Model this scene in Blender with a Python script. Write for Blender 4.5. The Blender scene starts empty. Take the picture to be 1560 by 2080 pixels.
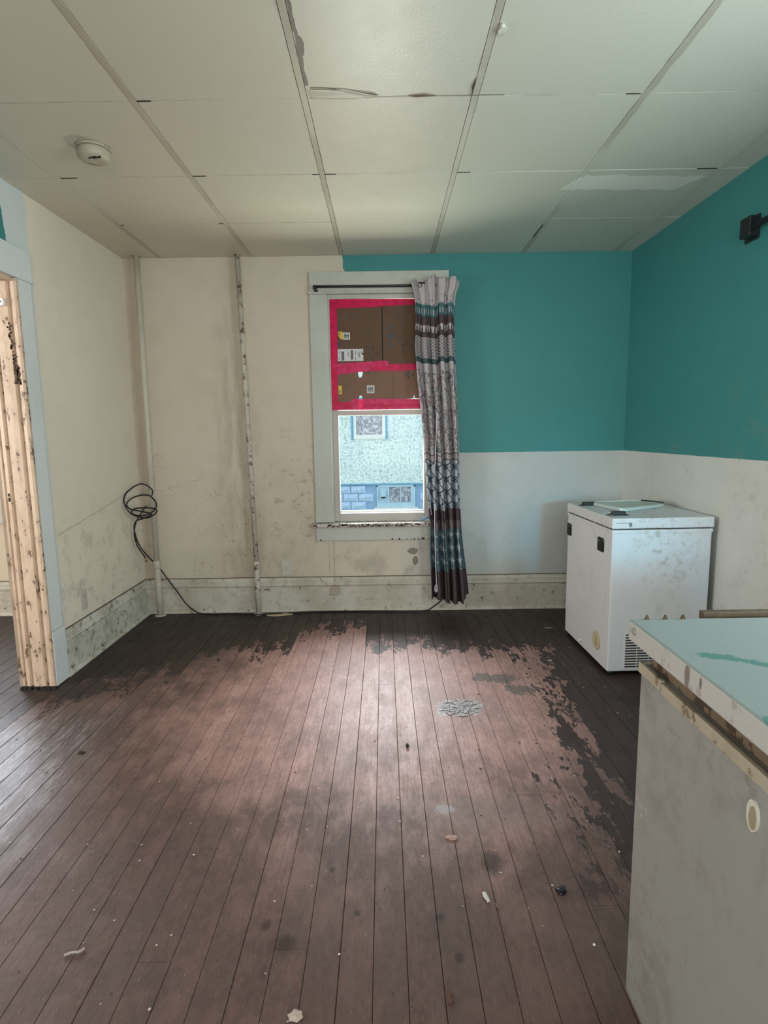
import bpy, bmesh, math, random
from mathutils import Vector, Matrix
random.seed(7)
S = bpy.context.scene
COL = S.collection
# ------------------------------------------------------------ camera, world, lights, exposure
FPX, PITCH, ROLL, YAW, CH = 1170.7, 0.13806, -0.01449, -0.00155, 1.27
D, XL, XR, ZC = 4.024, -1.7207, 1.6665, 2.4347
cd = bpy.data.cameras.new('camera'); cam = bpy.data.objects.new('camera', cd); COL.objects.link(cam)
cd.sensor_fit = 'HORIZONTAL'; cd.sensor_width = 36.0; cd.lens = FPX/1560*36; cd.clip_start = .02; cd.clip_end = 200
_F = Vector((math.sin(YAW)*math.cos(PITCH), math.cos(YAW)*math.cos(PITCH), -math.sin(PITCH)))
_R = Vector((math.cos(YAW), -math.sin(YAW), 0)); _U = _R.cross(_F)
_R2 = math.cos(ROLL)*_R + math.sin(ROLL)*_U; _U2 = -math.sin(ROLL)*_R + math.cos(ROLL)*_U
M = Matrix.Identity(4)
for i in range(3):
    M[i][0], M[i][1], M[i][2] = _R2[i], _U2[i], -_F[i]
M[2][3] = CH
cam.matrix_world = M
S.camera = cam
w = bpy.data.worlds.new('world'); S.world = w; w.use_nodes = True
bg = w.node_tree.nodes['Background']; bg.inputs[0].default_value = (.80, .90, 1.0, 1); bg.inputs[1].default_value = 1.2
S.view_settings.view_transform = 'Standard'; S.view_settings.look = 'None'
S.view_settings.exposure = 0.0; S.view_settings.gamma = 1.0; S.view_settings.use_curve_mapping = False

def lamp(name, kind, loc, target, energy, color, size=1, size_y=None, angle=None, spread=None):
    l = bpy.data.lights.new(name, kind); o = bpy.data.objects.new(name, l); COL.objects.link(o)
    o.location = loc; l.energy = energy; l.color = color
    o.rotation_euler = (Vector(target)-Vector(loc)).to_track_quat('-Z', 'Y').to_euler()
    if kind == 'AREA':
        l.size = size
        if size_y: l.shape = 'RECTANGLE'; l.size_y = size_y
        if spread: l.spread = spread
    if angle: l.angle = angle
    return o
# bright overcast sky over the neighbour's roof, falling in through the window
lamp('sky_glow_over_roof', 'SUN', (0, 9, 8), (0, 9-8.1, 8-5.9), 14.6, (.93, .93, 1.0), angle=math.radians(42))
# daylight bounced up from the pale ground outside the window
lamp('ground_bounce', 'AREA', (0.02, 4.62, .30), (0.02, 3.0, 2.3), 92, (1.0, .98, .86), 1.3, .5)
# daylight through windows outside the frame, plus two added rear lamps
lamp('rear_fill', 'AREA', (.45, -1.66, 1.18), (-.1, 4, 1.35), 63, (1.0, .975, .93), 1.6, .95)  # soft fill added behind the camera
lamp('right_window_daylight', 'AREA', (1.74, 1.0, 1.5), (-1.7, 2.4, 1.3), 34, (.90, .97, 1.0), 1.0, 1.1)
lamp('left_room_window_daylight', 'AREA', (-3.05, 4.10, 1.45), (-2.2, 1.2, .3), 36, (.84, .90, 1.0), .75, 1.3)
lamp('freezer_patch_beam', 'AREA', (1.25, -1.64, 1.45), (1.16, 2.84, .78), .70, (.12, .72, 1.0), .25, .3, spread=math.radians(17))  # added narrow blue beam for the bright patch on the small freezer
lamp('left_room_side_daylight', 'AREA', (-4.10, 1.2, 1.5), (-1.8, 2.6, 1.1), 88, (1.0, .96, .93), 1.3, 1.3)

# ------------------------------------------------------------ node maths
class V:
    def __init__(s, g, x): s.g, s.x = g, x
    def _b(s, op, o, rev=False):
        a, b = (o, s) if rev else (s, o)
        return s.g.m(op, a, b)
    def __add__(s, o): return s._b('ADD', o)
    def __radd__(s, o): return s._b('ADD', o, True)
    def __sub__(s, o): return s._b('SUBTRACT', o)
    def __rsub__(s, o): return s._b('SUBTRACT', o, True)
    def __mul__(s, o): return s._b('MULTIPLY', o)
    def __rmul__(s, o): return s._b('MULTIPLY', o, True)
    def __truediv__(s, o): return s._b('DIVIDE', o)
class Gr:
    def __init__(s, name, rough=.6, spec=.5, metal=0):
        s.mat = bpy.data.materials.new(name); s.mat.use_nodes = True
        s.nt = s.mat.node_tree; s.n = s.nt.nodes; s.bsdf = s.n['Principled BSDF']
        s.bsdf.inputs['Roughness'].default_value = rough; s.bsdf.inputs['Metallic'].default_value = metal
        s.bsdf.inputs['Specular IOR Level'].default_value = spec
        s._p = None
    def set(s, sock, v):
        if isinstance(v, V): s.nt.links.new(v.x, sock)
        elif isinstance(v, (tuple, list)): sock.default_value = tuple(v)+((1,) if len(v) == 3 and sock.type == 'RGBA' else ())
        else: sock.default_value = v
    def m(s, op, a, b=None, c=None):
        nd = s.n.new('ShaderNodeMath'); nd.operation = op
        s.set(nd.inputs[0], a)
        if b is not None: s.set(nd.inputs[1], b)
        if c is not None: s.set(nd.inputs[2], c)
        return V(s, nd.outputs[0])
    def pos(s):
        if not s._p:
            nd = s.n.new('ShaderNodeNewGeometry'); s._p = V(s, nd.outputs['Position'])
        return s._p
    def tc(s, k):
        nd = s.n.new('ShaderNodeTexCoord'); return V(s, nd.outputs[k])
    def sep(s, v):
        nd = s.n.new('ShaderNodeSeparateXYZ'); s.set(nd.inputs[0], v); return [V(s, o) for o in nd.outputs]
    def comb(s, x, y, z=0.0):
        nd = s.n.new('ShaderNodeCombineXYZ')
        for i, q in enumerate((x, y, z)): s.set(nd.inputs[i], q)
        return V(s, nd.outputs[0])
    def vm(s, op, a, b):
        nd = s.n.new('ShaderNodeVectorMath'); nd.operation = op; s.set(nd.inputs[0], a)
        if b is not None: s.set(nd.inputs[1], b)
        return V(s, nd.outputs['Value' if op == 'LENGTH' else 'Vector'])
    def noise(s, v=None, scale=5, detail=3, rough=.55, st=(1, 1, 1), dist=0):
        v = v or s.pos()
        if st != (1, 1, 1): v = s.vm('MULTIPLY', v, st)
        nd = s.n.new('ShaderNodeTexNoise'); s.set(nd.inputs['Vector'], v)
        nd.inputs['Scale'].default_value = scale; nd.inputs['Detail'].default_value = detail
        nd.inputs['Roughness'].default_value = rough; nd.inputs['Distortion'].default_value = dist
        return V(s, nd.outputs['Fac'] if 'Fac' in nd.outputs else nd.outputs[0])
    def voro(s, v=None, scale=5, feat='F1', st=(1, 1, 1), out='Distance'):
        v = v or s.pos()
        if st != (1, 1, 1): v = s.vm('MULTIPLY', v, st)
        nd = s.n.new('ShaderNodeTexVoronoi'); nd.feature = feat; s.set(nd.inputs['Vector'], v); nd.inputs['Scale'].default_value = scale
        return V(s, nd.outputs[out])
    def ss(s, x, a, b, lo=0.0, hi=1.0):       # smoothstep from a to b
        nd = s.n.new('ShaderNodeMapRange'); nd.interpolation_type = 'SMOOTHSTEP'
        s.set(nd.inputs[0], x); nd.inputs[1].default_value = a; nd.inputs[2].default_value = b
        nd.inputs[3].default_value = lo; nd.inputs[4].default_value = hi
        return V(s, nd.outputs[0])
    def step(s, x, t): return s.m('GREATER_THAN', x, t)
    def band(s, x, a, b): return s.m('MULTIPLY', s.m('GREATER_THAN', x, a), s.m('LESS_THAN', x, b))
    def blob(s, c, r, nz=None, k=.6, soft=.15):
        v = s.vm('DIVIDE', s.vm('SUBTRACT', s.pos(), c), r); l = s.vm('LENGTH', v, None)
        if nz is not None: l = l + (nz-.5)*k*2
        return s.ss(l, 1-soft, 1+soft, 1.0, 0.0)
    def mx(s, a, b): return s.m('MAXIMUM', a, b)
    def mn(s, a, b): return s.m('MINIMUM', a, b)
    def mod(s, a, b): return s.m('FLOORED_MODULO', a, b)
    def mix(s, f, a, b, mode='MIX'):
        nd = s.n.new('ShaderNodeMix'); nd.data_type = 'RGBA'; nd.blend_type = mode
        s.set(nd.inputs[0], f); s.set(nd.inputs[6], a); s.set(nd.inputs[7], b)
        return V(s, nd.outputs[2])
    def scl(s, c, f):                      # colour * scalar
        return s.vm('MULTIPLY', c, s.comb(f, f, f))
    def rnd(s):
        nd = s.n.new('ShaderNodeObjectInfo'); return V(s, nd.outputs['Random'])
    def col(s, c): s.set(s.bsdf.inputs['Base Color'], c)
    def ro(s, v): s.set(s.bsdf.inputs['Roughness'], v)
    def bump(s, h, strength=.3, dist=.002):
        nd = s.n.new('ShaderNodeBump'); s.set(nd.inputs['Height'], h); nd.inputs['Strength'].default_value = strength
        nd.inputs['Distance'].default_value = dist; s.nt.links.new(nd.outputs[0], s.bsdf.inputs['Normal'])

def plain(name, c, rough=.6, metal=0, spec=.5, var=.12, scale=14):
    g = Gr(name, rough, spec, metal); n = g.noise(scale=scale, detail=4)
    g.col(g.scl(c, 1-var+n*(2*var))); return g.mat

# ------------------------------------------------------------ wall paint
TEAL = (.052, .25, .245)
def wall_mat(kind):
    g = Gr('painted_plaster_'+kind, .55, .35); x, y, z = g.sep(g.pos())
    n1 = g.noise(scale=1.3, detail=4); n2 = g.noise(scale=9, detail=5); n3 = g.noise(scale=60, detail=2)
    cream = g.mix(g.ss(n1, .35, .65), (.605, .545, .435), (.64, .58, .475))
    cool = g.mix(g.ss(n1, .35, .65), (.50, .515, .49), (.56, .56, .53))
    wob = (g.noise(scale=22, detail=3)-.5)
    if kind == 'back':
        c = g.mix(g.ss(x+wob*.2, .0, .5), cream, cool)
        edge = x+wob*.022+g.ss(z, 2.30, 2.36)*.03
        teal = g.mn(g.step(edge, -.228), g.step(z+wob*.003, 1.119))
        c = g.mix(teal, c, TEAL)
        # brown water streaks beside the second pipe, smudges under the window
        st = g.noise(scale=5, detail=6, rough=.65, st=(3.2, 1, .55))
        s1 = g.blob((-1.02, D, .80), (.12, .5, 1.3), n2, .5, .8)*g.ss(st, .36, .66)
        s1 = g.mx(s1, g.blob((-.99, D, .38), (.16, .5, .40), n2, .5, .7)*g.ss(st, .32, .60)*1.0)
        s1 = g.mx(s1, g.blob((-1.69, D, .9), (.05, .5, 1.5), n2, .4, .8)*.7)
        c = g.mix(s1*.42, c, (.27, .185, .13))
        dk = g.mn(g.blob((-.99, D, .45), (.20, .5, .5), n2, .5, .7), g.ss(g.noise(scale=30, detail=5, rough=.75), .60, .66))
        c = g.mix(dk*.7, c, (.12, .075, .05))
        # patched plaster: soft cloudy repaint and fine hairlines
        hz = g.ss(g.noise(scale=1.6, detail=4, st=(1, 1, .8)), .5, .6)*g.step(-.5-x, 0.0)
        c = g.mix(hz*.18, c, (.48, .43, .33))
        hc = g.ss(g.m('ABSOLUTE', g.noise(scale=1.9, detail=3)-.5), .0022, .001)*g.ss(z, 1.4, .9)*g.step(-.0-x, 0.0)
        c = g.mix(hc*.35, c, (.22, .18, .13))
        s2 = g.blob((-.2, D, .35), (.9, .5, .3), n2, .5, .7)*g.ss(g.noise(scale=5, detail=6, rough=.7), .48, .66)
        c = g.mix(s2*.4, c, (.26, .24, .20))
        s3 = g.blob((-.62, D, .85), (.2, .5, .35), n2, .5, .7)*g.ss(g.noise(scale=16, detail=5, rough=.7), .55, .66)
        c = g.mix(s3*.55, c, (.22, .15, .11))
        n4 = g.noise(scale=35, detail=3)
        pk = g.mx(g.blob((.195, D, .43), (.036, .2, .024), n4, .55, .06), g.blob((.212, D, .36), (.020, .2, .036), n4, .5, .06))
        c = g.mix(pk, c, (.235, .215, .17))
        hl = g.mn(g.band(x+wob*.006, -.402, -.3985), g.band(z, .2, .51))
        c = g.mix(hl*.6, c, (.25, .17, .11))
    elif kind == 'left':
        c = g.mix(g.ss(n1, .35, .65), (.78, .73, .60), (.82, .765, .64))
        # cool roller stripe beside the door casing, teal above the head casing
        stripe = g.ss(y+wob*.05, 2.985, 2.945)
        c = g.mix(stripe, c, (.66, .72, .73))
        teal = g.mn(g.mn(g.step(2.80-(z-2.15)*.17+wob*.03-y, 0.0), g.step(x, -1.80)), g.step(z, 2.1))
        c = g.mix(teal, c, TEAL)
        dirt = g.mn(g.blob((XL, 3.25, .2), (.5, .75, .5), n2, .6, .6), g.ss(g.noise(scale=10, detail=6, rough=.7), .5, .68))
        c = g.mix(dirt*.45, c, (.27, .26, .22))
        cr = g.mn(g.band(z+wob*.03-(y-3.1)*.16, .768, .776), g.band(y, 2.98, 3.95))
        c = g.mix(cr*.35, c, (.25, .22, .18))
    elif kind == 'right':
        c = g.mix(g.ss(n1, .35, .65), (.64, .66, .63), (.68, .69, .655))
        teal = g.step(z+wob*.004, 1.119)
        c = g.mix(teal, c, TEAL)
        dirt = g.mn(g.blob((XR, 2.7, .8), (.5, .8, .5), n2, .6, .6), g.ss(g.noise(scale=7, detail=6, rough=.7), .52, .70))
        c = g.mix(dirt*.3, c, (.27, .26, .22))
    else:
        c = g.mix(g.ss(n1, .35, .65), (.66, .56, .42), (.70, .60, .46))
    sp = g.ss(g.voro(scale=5.5), .022, .012)*g.step(n2, .5)
    c = g.mix(sp*.7, c, (.16, .12, .09))
    c = g.scl(c, .94+n2*.12)
    g.col(c); g.bump(n3*.5+g.noise(scale=12, detail=4), .25, .004)
    g.ro(.50+n1*.15)
    return g.mat
M_BACK, M_LEFT, M_RIGHT, M_FAR = wall_mat('back'), wall_mat('left'), wall_mat('right'), wall_mat('far')

# ------------------------------------------------------------ floor boards
def floor_mat():
    g = Gr('worn_painted_floorboards', .5, .4); x, y, z = g.sep(g.pos()); r = g.rnd()
    off = g.comb(r*17, r*31, 0.0); p = g.vm('ADD', g.pos(), off)
    grain = g.noise(p, 9, 6, .7, (14, .7, 1)); fine = g.noise(p, 40, 5, .75, (5, .55, 1)); mott = g.noise(p, 55, 5, .75, (1, .6, 1))
    n1 = g.noise(scale=2.2, detail=5, rough=.6); n2 = g.noise(scale=8, detail=7, rough=.72, st=(1.7, .75, 1)); n3 = g.noise(scale=34, detail=5, rough=.72, st=(2.0, .7, 1))
    wood = g.mix(g.ss(grain, .32, .68), (.34, .185, .155), (.56, .355, .32))
    wood = g.mix(g.ss(r, .0, 1.0)*.45, wood, (.30, .16, .135))
    wood = g.mix(g.ss(mott, .50, .66)*.55, wood, (.20, .115, .10))
    wood = g.mix(g.ss(mott, .40, .30)*.5, wood, (.64, .47, .44))
    dirt = g.ss(n1*.45+n2*.55, .42, .60)
    far = g.ss(g.vm('LENGTH', g.vm('DIVIDE', g.vm('SUBTRACT', g.pos(), (.1, 2.85, 0)), (1.15, 1.15, 1.0)), None)+(n1-.5)*.9+(n2-.5)*.5, .50, 1.35)  # falloff away from the window's light pool, painted in along with dirt
    grm_dim = g.mix(g.ss(n2*.6+mott*.4, .40, .62), (.048, .031, .028), (.135, .080, .066)); grm_dim = g.mix(g.ss(r, .1, .9)*.35, grm_dim, (.075, .058, .052))
    wood = g.mix(g.mn(dirt*.36+far*.78, .93), wood, grm_dim)
    wood = g.mix(g.ss(grain*.5+fine*.5, .50, .60)*.35, wood, g.scl(wood, .55))
    # side by the left doorway: grey tint, window sheen painted in as pale streaks
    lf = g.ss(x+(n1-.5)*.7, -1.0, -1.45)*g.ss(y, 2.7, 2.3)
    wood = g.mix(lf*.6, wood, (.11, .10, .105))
    sheen = lf*g.ss(g.noise(p, 14, 6, .75, (3.5, .5, 1)), .50, .60)*g.ss(x, -.95, -1.25)
    wood = g.mix(sheen*.55, wood, (.36, .36, .39))
    # remaining dark paint
    box = g.band(x, -.565, -.13)
    f1 = 3.30+box*.36-y
    f2 = (3.58+.92*(x+.55)-y)*.8
    f3 = .93-.16*(3.0-y)-x
    f = g.mn(g.mn(f1, f2), f3)
    t = f+(n2-.5)*1.25+(n3-.5)*.55+(n1-.5)*.30+(r-.5)*.18
    paint = g.ss(t, .04, .0)
    # old paint islands surviving on the worn boards
    isl = g.ss(f+(n3-.5)*1.5+(n2-.5)*1.1, -.30, -.34)
    paint = g.mx(paint, isl)
    wsp = g.ss((n3-.5)*1.0+(n2-.5)*1.0, .27, .29)*g.ss(f, .75, .15)
    paint = g.mx(paint, wsp)
    paint = paint*g.ss(y+(n2-.5)*.6, 1.15, 1.6)
    dk = g.mix(g.ss(n1, .4, .6), (.020, .012, .012), (.034, .021, .021))
    c = g.mix(paint*.95, wood, dk)
    c = g.mix(g.ss(mott*.5+n3*.5, .60, .64)*paint*.55, c, (.26, .16, .14))
    # grey cement-like smear patches
    s = g.blob((.337, 2.52, 0), (.10, .085, 1), n2*.5+n3*.5, 2.2, .1)
    c = g.mix(s*.8, c, g.mix(g.ss(mott, .42, .58), (.16, .155, .15), (.44, .43, .43)))
    s = g.mx(g.blob((.56, 2.84, 0), (.12, .06, 1), n2*.6+n3*.4, 2.8, .08), g.blob((.66, 2.70, 0), (.07, .05, 1), n2*.6+n3*.4, 2.8, .08))
    c = g.mix(s*.8, c, (.105, .10, .085))
    s = g.blob((.33, 1.78, 0), (.20, .09, 1), n3, 1.6, .5)
    c = g.mix(s*.4, c, (.15, .13, .115))
    s = g.blob((.19, 1.80, 0), (.03, .03, 1), n3, 1.6, .3)
    c = g.mix(s*.6, c, (.38, .36, .37))
    for (sx, sy, sr) in ((-.266, 1.288, .020), (-.326, 1.34, .012), (-.09, 1.375, .008), (.13, 1.36, .010), (-.17, 1.53, .008), (.165, 1.24, .010), (.30, 1.55, .03)):
        c = g.mix(g.blob((sx, sy, 0), (sr, sr*1.3, 1), n3, .9, .6)*.75, c, (.03, .02, .016))
    # nicks, crumbs of light undercoat, dark specks
    nk = g.ss(g.noise(p, 70, 4, .8, (3, .5, 1)), .665, .69)
    c = g.mix(nk*.6, c, (.60, .50, .48))
    dk2 = g.ss(g.noise(p, 60, 4, .8, (1.4, .8, 1)), .34, .315)
    c = g.mix(dk2*.7, c, (.05, .032, .028))
    chips = g.ss(g.voro(scale=17), .05, .025)*g.step(g.noise(scale=3.1), .48)
    c = g.mix(chips*.75, c, (.56, .46, .42))
    ch2 = g.ss(g.voro(g.vm('ADD', g.pos(), (3.3, 1.1, 0)), scale=11), .05, .03)
    c = g.mix(ch2*.8, c, (.03, .018, .015))
    g.col(g.scl(c, .90+fine*.2))
    g.ro(g.mn(g.mx(.50-lf*.17+(n2-.5)*.45+(fine-.5)*.3, .24), .9))
    g.bump(grain*.5+n3*.4+mott*.5-paint*.2, .45, .003)
    return g.mat
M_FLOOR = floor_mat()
M_SUB = plain('dark_gap', (.012, .008, .007), .9)

# ------------------------------------------------------------ ceiling
W, TX0, TY0 = .60158, -1.46672, 1.60525
def ceil_mat(batten=False):
    g = Gr('ceiling_batten_paint' if batten else 'ceiling_tile_paint', .33, .5); x, y, z = g.sep(g.pos())
    n1 = g.noise(scale=1.1, detail=4); n2 = g.noise(scale=11, detail=5); n3 = g.noise(scale=95, detail=3, rough=.7); r = g.rnd()
    c = g.mix(g.ss(x+(n1-.5)*1.4, -.9, 1.0), (.585, .545, .435), (.53, .57, .495))  # greenish bounce off the teal walls painted into the right side
    c = g.scl(c, .97+r*.06)
    if batten: c = g.scl(c, .985)
    # brown grime drawn along the joints
    gx = g.m('ABSOLUTE', g.mod(x-TX0+W/2, W)-W/2); gy = g.m('ABSOLUTE', g.mod(y-TY0+W/2, W)-W/2)
    e = g.mn(gx-.012, gy)
    gr = g.ss(e+(n2-.5)*.022, .006, -.003)*g.ss(n1, .35, .6)
    c = g.mix(gr*.42, c, (.20, .145, .095))
    # broken edge beside the middle joint
    n4 = g.noise(scale=17, detail=4, st=(1, 1, 1))
    br = g.mn(g.band(x+(n4-.5)*.016, -.250, -.2375), g.band(y, 1.45, 2.13))
    br = g.mx(br, g.blob((-.236, 1.93, ZC), (.010, .045, .1), n4, .5, .1))
    c = g.mix(br*.9, c, (.13, .10, .08))
    cr = g.mn(g.band(y-g.m('MULTIPLY', x+.24, .0)+(n4-.5)*.012, 2.196, 2.204), g.mx(g.band(x, -.24, .36), g.band(x, .36, .44)))
    c = g.mix(cr*.7, c, (.13, .09, .06))
    c2 = g.mn(g.band(y-g.ss(x, -.22, .02)*.05+(n4-.5)*.004, 2.137, 2.143), g.band(x, -.235, .0))
    c = g.mix(c2*.7, c, (.15, .11, .08))
    # roller stroke of fresh white near the right wall
    rs = g.mn(g.band(y+(n2-.5)*.06-(x-1)*.05, 2.86, 3.02), g.band(x+(n2-.5)*.1+(y-2.9)*.5, .93, 1.52))
    c = g.mix(rs*.8, c, (.76, .79, .73))
    ed = g.ss(x+(n2-.5)*.05, 1.60, 1.63)
    c = g.mix(ed*.5, c, (.60, .62, .56))
    cr = g.mn(g.band(x+(n4-.5)*.02, .925, .934), g.band(y, 3.5, 3.72)); c = g.mix(cr, c, (.08, .07, .05))
    sp = g.ss(g.voro(scale=4), .02, .012); c = g.mix(sp*.7, c, (.16, .12, .09))
    g.col(c); g.bump(n3*.6+n2*.6, .22, .004); g.ro(.25+n2*.18)
    return g.mat
M_TILE, M_BATTEN = ceil_mat(), ceil_mat(True)

# ------------------------------------------------------------ trims and others
def trim_mat(name, base, chip=(.14, .085, .06), amt=.62, grime=(.3, .27, .22), stretch=(1, 1, 1), rough=.45, spots=1.0):
    g = Gr(name, rough, .4); x, y, z = g.sep(g.pos())
    n1 = g.noise(scale=3, detail=5); n2 = g.noise(scale=20, detail=5, rough=.65, st=stretch); n3 = g.noise(scale=46, detail=3)
    c = g.mix(g.ss(n1, .42, .66)*.45, base, grime)
    c = g.mix(g.ss(n2, amt-.10, amt)*.35, c, grime)
    c = g.mix(g.ss(n2*.7+n3*.3, amt, amt+.03)*.85, c, chip)
    sp = g.ss(g.voro(scale=12, st=(1, 1, 1)), .06, .045)*g.step(n1, .48)
    c = g.mix(sp*.8*spots, c, chip)
    g.col(g.scl(c, .93+n3*.14)); g.bump(n2*.7+n3*.3, .3, .003)
    return g.mat
M_TRIM = trim_mat('chipped_white_trim', (.56, .55, .49))
M_BASE = trim_mat('dirty_white_baseboard', (.58, .56, .48), amt=.60, grime=(.36, .31, .23))
M_BASEL = trim_mat('mouldy_white_baseboard', (.66, .67, .60), amt=.575, grime=(.30, .28, .20), chip=(.13, .11, .07))
M_CASING = trim_mat('cool_white_casing', (.71, .76, .77), amt=.72, grime=(.60, .65, .65), spots=.6)
M_WINTRIM = trim_mat('window_trim_paint', (.52, .54, .49), amt=.70, grime=(.42, .42, .37), spots=.4)
M_STOOL = trim_mat('flaking_stool_paint', (.62, .60, .56), amt=.50, chip=(.13, .10, .085), grime=(.42, .38, .33), stretch=(2.5, 1, 1))
M_SASH = trim_mat('sash_paint', (.52, .49, .46), amt=.70, grime=(.42, .38, .34), spots=.3)
M_TAN = trim_mat('old_tan_jamb_paint', (.66, .505, .375), amt=.57, chip=(.12, .07, .045), grime=(.44, .32, .22), stretch=(1.6, 1.6, .6))
M_PIPE = trim_mat('cream_pipe_paint', (.58, .55, .46), amt=.74, spots=.2)
M_PIPE2 = trim_mat('rusty_cream_pipe_paint', (.60, .56, .48), amt=.545, chip=(.12, .06, .04))
M_BLACK = plain('black_metal', (.012, .012, .013), .4)
M_GASKET = plain('black_plastic', (.010, .013, .013), .5)
M_CABLE = plain('black_rubber', (.010, .010, .012), .45)
M_PLATE = plain('painted_over_plate', (.55, .54, .46), .4)
M_HOLE = plain('dark_slot', (.02, .016, .012), .8)
M_DETECT = trim_mat('yellowed_plastic', (.44, .41, .31), amt=.60, chip=(.10, .06, .04), grime=(.36, .32, .22), spots=.3)
M_WHITEP = plain('white_vinyl', (.82, .82, .84), .4)

def freezer_mat(name, base, dirtc, k, box=None):
    g = Gr(name, .32, .5); n1 = g.noise(scale=3, detail=5); n2 = g.noise(scale=15, detail=6, rough=.7); n3 = g.noise(scale=60, detail=3)
    c = g.mix(g.ss(n1*.5+n2*.5, .50, .64)*k, base, dirtc)
    st = g.ss(g.noise(scale=9, detail=5, rough=.6, st=(3, 3, .6)), .60, .68)
    c = g.mix(st*.45*k, c, dirtc)
    c = g.mix(g.ss(g.voro(scale=14), .035, .022)*.6, c, dirtc)
    if box:
        for (cc, rr) in box:
            c = g.mix(g.blob(cc, rr, n2, .8, .8)*g.ss(g.noise(scale=28, detail=6, rough=.75), .50, .64)*.55, c, dirtc)
    g.col(g.scl(c, .95+n2*.1)); g.bump(n2*.5+n3*.1, .12, .003); g.ro(.28+n2*.22)
    return g.mat
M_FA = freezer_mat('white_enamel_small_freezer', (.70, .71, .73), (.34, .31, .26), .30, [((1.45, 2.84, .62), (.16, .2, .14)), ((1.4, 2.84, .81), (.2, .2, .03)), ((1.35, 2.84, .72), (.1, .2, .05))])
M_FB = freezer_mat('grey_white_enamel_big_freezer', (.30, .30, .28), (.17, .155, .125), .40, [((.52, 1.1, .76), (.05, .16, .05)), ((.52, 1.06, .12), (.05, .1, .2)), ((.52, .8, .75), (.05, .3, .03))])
def lid_mat():
    g = Gr('pale_green_lid_enamel', .38, .5); x, y, z = g.sep(g.pos()); n1 = g.noise(scale=4, detail=5); n2 = g.noise(scale=24, detail=5, rough=.7); n3 = g.noise(scale=130, detail=2)
    c = g.mix(n1, (.235, .285, .285), (.27, .32, .315))
    c = g.mix(g.ss(n1*.4+n2*.6, .57, .66)*.35, c, (.30, .33, .28))
    yy = y+.42*(x-.53)                     # teal paint drip, long and thin
    tl = g.mn(g.ss(g.m('ABSOLUTE', yy-.945+(n2-.5)*.075)+g.m('ABSOLUTE', x-.575)*.10, .016, .012), g.band(x+(n2-.5)*.04, .532, .70))
    tl = g.mx(tl, g.blob((.507, .70, .885), (.012, .03, .05), n2, .4, .1))
    c = g.mix(tl*.8, c, (.055, .19, .165))
    c = g.mix(g.ss(g.voro(scale=16), .06, .045)*g.step(n1, .5)*.7, c, (.10, .14, .11))
    top = g.step(z, .8815)
    side = g.mix(g.ss(n2, .58, .66)*.5, (.50, .49, .46), (.26, .2, .16))
    side = g.mix(g.blob((.495, .905, .86), (.05, .008, .028), n2, 1.1, .3)*.8, side, (.15, .09, .075))
    side = g.mix(g.blob((.495, .865, .868), (.05, .004, .012), n2, .9, .3)*.8, side, (.09, .09, .07))
    c = g.mix(top, side, c)
    g.col(g.scl(c, .93+n3*.14)); g.bump(n3, .12, .001)
    return g.mat
M_LIDB = lid_mat()
M_FOAM = trim_mat('rotten_brown_foam', (.17, .12, .075), amt=.5, chip=(.05, .033, .022), grime=(.24, .18, .11))
M_RIM = trim_mat('cream_rim', (.42, .375, .285), amt=.57, grime=(.34, .28, .19), chip=(.16, .12, .08))
M_GREY = plain('grey_ledge', (.27, .265, .24), .5)
M_BROWN = trim_mat('dirty_bare_wood', (.085, .064, .040), amt=.56, chip=(.06, .04, .02), grime=(.18, .13, .07))

def glass_mat():
    g = Gr('window_glass', 0.02); nt = g.nt
    gl = g.n.new('ShaderNodeBsdfGlossy'); gl.inputs['Roughness'].default_value = .02
    tr = g.n.new('ShaderNodeBsdfTransparent'); tr.inputs[0].default_value = (.97, .985, .98, 1)
    mx = g.n.new('ShaderNodeMixShader'); mx.inputs[0].default_value = .002
    nt.links.new(tr.outputs[0], mx.inputs[1]); nt.links.new(gl.outputs[0], mx.inputs[2]); nt.links.new(mx.outputs[0], g.n['Material Output'].inputs[0])
    return g.mat
M_GLASS = glass_mat()
def tape_mat(name, c1, c2, tw=.45):
    g = Gr(name, .4, .35); n = g.noise(scale=28, detail=4, st=(1, 1, 1)); n2 = g.noise(scale=90, detail=2)
    c = g.mix(g.ss(n, .35, .65), c1, c2); g.col(c); g.bump(n+n2*.4, .5, .003)
    tl = g.n.new('ShaderNodeBsdfTranslucent'); g.set(tl.inputs[0], c)
    mx = g.n.new('ShaderNodeMixShader'); mx.inputs[0].default_value = tw
    g.nt.links.new(g.bsdf.outputs[0], mx.inputs[1]); g.nt.links.new(tl.outputs[0], mx.inputs[2]); g.nt.links.new(mx.outputs[0], g.n['Material Output'].inputs[0])
    return g.mat
M_TAPE = tape_mat('pink_tape', (.66, .004, .075), (.80, .012, .13), .30)
M_TAPE2 = tape_mat('second_layer_pink_tape', (.74, .018, .13), (.82, .05, .20), .30)
M_CARD = plain('brown_cardboard', (.120, .070, .042), .8, var=.14, scale=8)
M_CARD2 = plain('lighter_cardboard', (.20, .115, .078), .8, var=.16, scale=8)
M_LABEL = plain('white_paper_label', (.62, .62, .62), .5)
M_INK = plain('grey_ink', (.13, .13, .15), .6)
M_YEL = plain('yellow_sticker', (.70, .50, .04), .5)
M_PRINT = plain('brown_print_on_card', (.078, .044, .027), .7)
M_BLUEINK = plain('blue_print', (.060, .066, .085), .7)
M_BRNINK = plain('brown_print', (.085, .045, .028), .7)

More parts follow.
